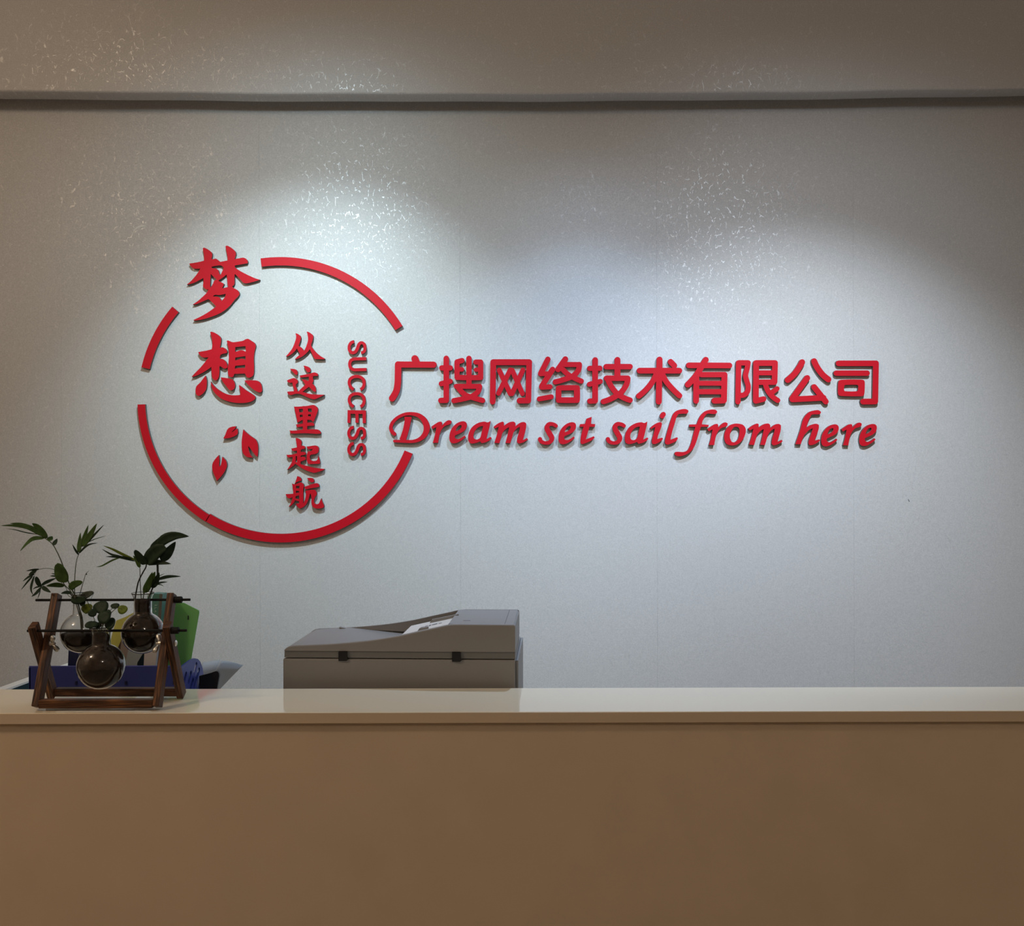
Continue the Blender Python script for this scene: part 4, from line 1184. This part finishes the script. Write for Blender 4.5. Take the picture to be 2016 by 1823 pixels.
base3 = Vector((c3.x, c3.y, c3.z + t3 - .02))
PR = thing('broad_leaf_cutting', base3, 'dark broad-leaved cutting with thin fronds growing from the back right bulb', 'plant', 'cuttings in the bulb vases')
stem(PR, zR, yr, [(830,1500),(820,1440),(850,1280),(880,1130),(930,1010),(990,900),(1030,830),(1040,765)], .0016, .0013, M_STEMD)
stem(PR, zR, yr + .004, [(950,1500),(940,1400),(920,1100),(915,850),(890,760),(850,710)], .0010, .0006)
stem(PR, zR, yr - .004, [(970,1450),(985,1380),(1000,1300),(1100,1170)], .0011, .0008)
stem(PR, zR, yr + .006, [(1060,1480),(1130,1290),(1170,1190),(1240,1060),(1252,900),(1245,700)], .0014, .0024, M_STEMD)
for pts, w, kd, sw, shp in [
    ([(1025,775),(930,650),(820,505)], 125, 1, -.01, 'oval'), ([(1035,770),(1130,640),(1270,510),(1415,470)], 215, 1, -.012, 'oval'), ([(1150,560),(1190,420),(1370,220)], 90, 1, .01, 'lance'),
    ([(1230,480),(1380,310),(1600,235),(1840,250)], 150, 1, -.005, 'lance'), ([(1310,700),(1450,560),(1590,350)], 150, 1, .012, 'lance'), ([(1050,765),(1250,740),(1505,768)], 80, 1, -.01, 'lance'),
    ([(860,705),(600,590),(400,490),(225,425)], 42, 2, -.01, 'lance'), ([(840,720),(550,640),(380,590),(200,490)], 40, 1, .01, 'lance'), ([(800,680),(560,640),(270,630)], 42, 1, -.012, 'lance'), ([(570,640),(400,700),(200,805),(95,825)], 26, 0, .01, 'lance'), ([(915,840),(870,720),(790,610)], 62, 0, -.005, 'lance'),
    ([(985,1340),(1020,1230),(1040,1140)], 44, 0, -.004, 'lance'), ([(1000,1310),(1080,1150),(1150,925)], 105, 0, -.012, 'lance'), ([(1120,1160),(1160,1030),(1205,915)], 80, 0, -.01, 'lance'), ([(1140,1220),(1220,1090),(1280,930)], 95, 1, -.006, 'lance'),
    ([(1240,1065),(1450,1010),(1690,1005)], 48, 1, .01, 'lance'), ([(1210,1155),(1320,1120),(1440,1110)], 28, 1, -.005, 'lance'), ([(1180,1160),(1300,1160),(1365,1190)], 13, 0, .005, 'lance'), ([(1255,1010),(1320,980),(1385,950)], 10, 0, .005, 'lance'), ([(1130,1210),(1190,1170),(1260,1160)], 50, 1, -.008, 'lance')]:
    leaf(PR, zR, yr - .004, pts, w, kd, S9, sw, shp, .22, random.uniform(-.25, .35))

base1 = Vector((c1.x, c1.y, c1.z + t1 - .02))
PF = thing('round_leaf_cutting', base1, 'trailing cutting with small round leaves growing from the front bulb', 'plant', 'cuttings in the bulb vases')
S7 = 7.29
def disc(cx_, cy_, rx, ry, kd, d, tilt, side):
    c = P(*zFp(cx_, cy_), d)
    a = rx / S7 / F * d; b_ = ry / S7 / F * d
    n = 18
    vs, fs = [], []
    for lay in range(2):
        e = .0003 * (1 if lay else -1)
        vs.append(c + Vector((0, e + .0012, 0)))
        for r_ in (.5, 1.0):
            for k in range(n):
                t = 2 * math.pi * k / n
                wv = 1 + .05 * math.sin(3 * t + cx_)
                u, v = math.cos(t) * r_ * wv, math.sin(t) * r_ * wv
                vs.append(c + Vector((u * a, e - v * b_ * tilt - u * a * side - .0012 * r_ * r_ + .0012, v * b_)))
    m_ = 1 + 2 * n
    for lay in range(2):
        o_ = lay * m_
        for k in range(n):
            k2 = (k + 1) % n
            fs.append((o_, o_ + 1 + k, o_ + 1 + k2))
            fs.append((o_ + 1 + k, o_ + 1 + n + k, o_ + 1 + n + k2, o_ + 1 + k2))
    for k in range(n):
        k2 = (k + 1) % n
        fs.append((1 + n + k, m_ + 1 + n + k, m_ + 1 + n + k2, 1 + n + k2))
    link_mesh('leaf', vs, fs, LM[kd], PF, smooth=True)
for q in [(1230,330,122,86,1,1.895,-.6,.2), (1110,412,56,58,1,1.878,-.3,-.3), (1275,475,100,90,1,1.868,-.5,.1), (1340,418,46,52,1,1.882,-.2,.4), (1362,565,84,78,1,1.870,-.7,.3),
          (1540,365,78,62,2,1.90,-.4,.2), (1432,312,66,36,1,1.915,-.8,.1), (1095,580,92,46,1,1.875,-.9,-.2), (1190,590,50,40,1,1.885,-.5,0)]:
    disc(*q)
for pts in ([(1210,700),(1215,560),(1225,420),(1230,340)], [(1190,700),(1150,560),(1110,420)], [(1215,700),(1250,600),(1275,480)], [(1225,700),(1290,640),(1360,570)], [(1220,690),(1300,500),(1400,390),(1470,340),(1535,365)],
            [(1220,690),(1290,480),(1370,370),(1432,312)], [(1200,700),(1150,640),(1095,580)], [(1120,400),(1060,300),(1040,260),(1020,240)]):
    stem(PF, zFp, 1.884, pts, .0009, .0005)
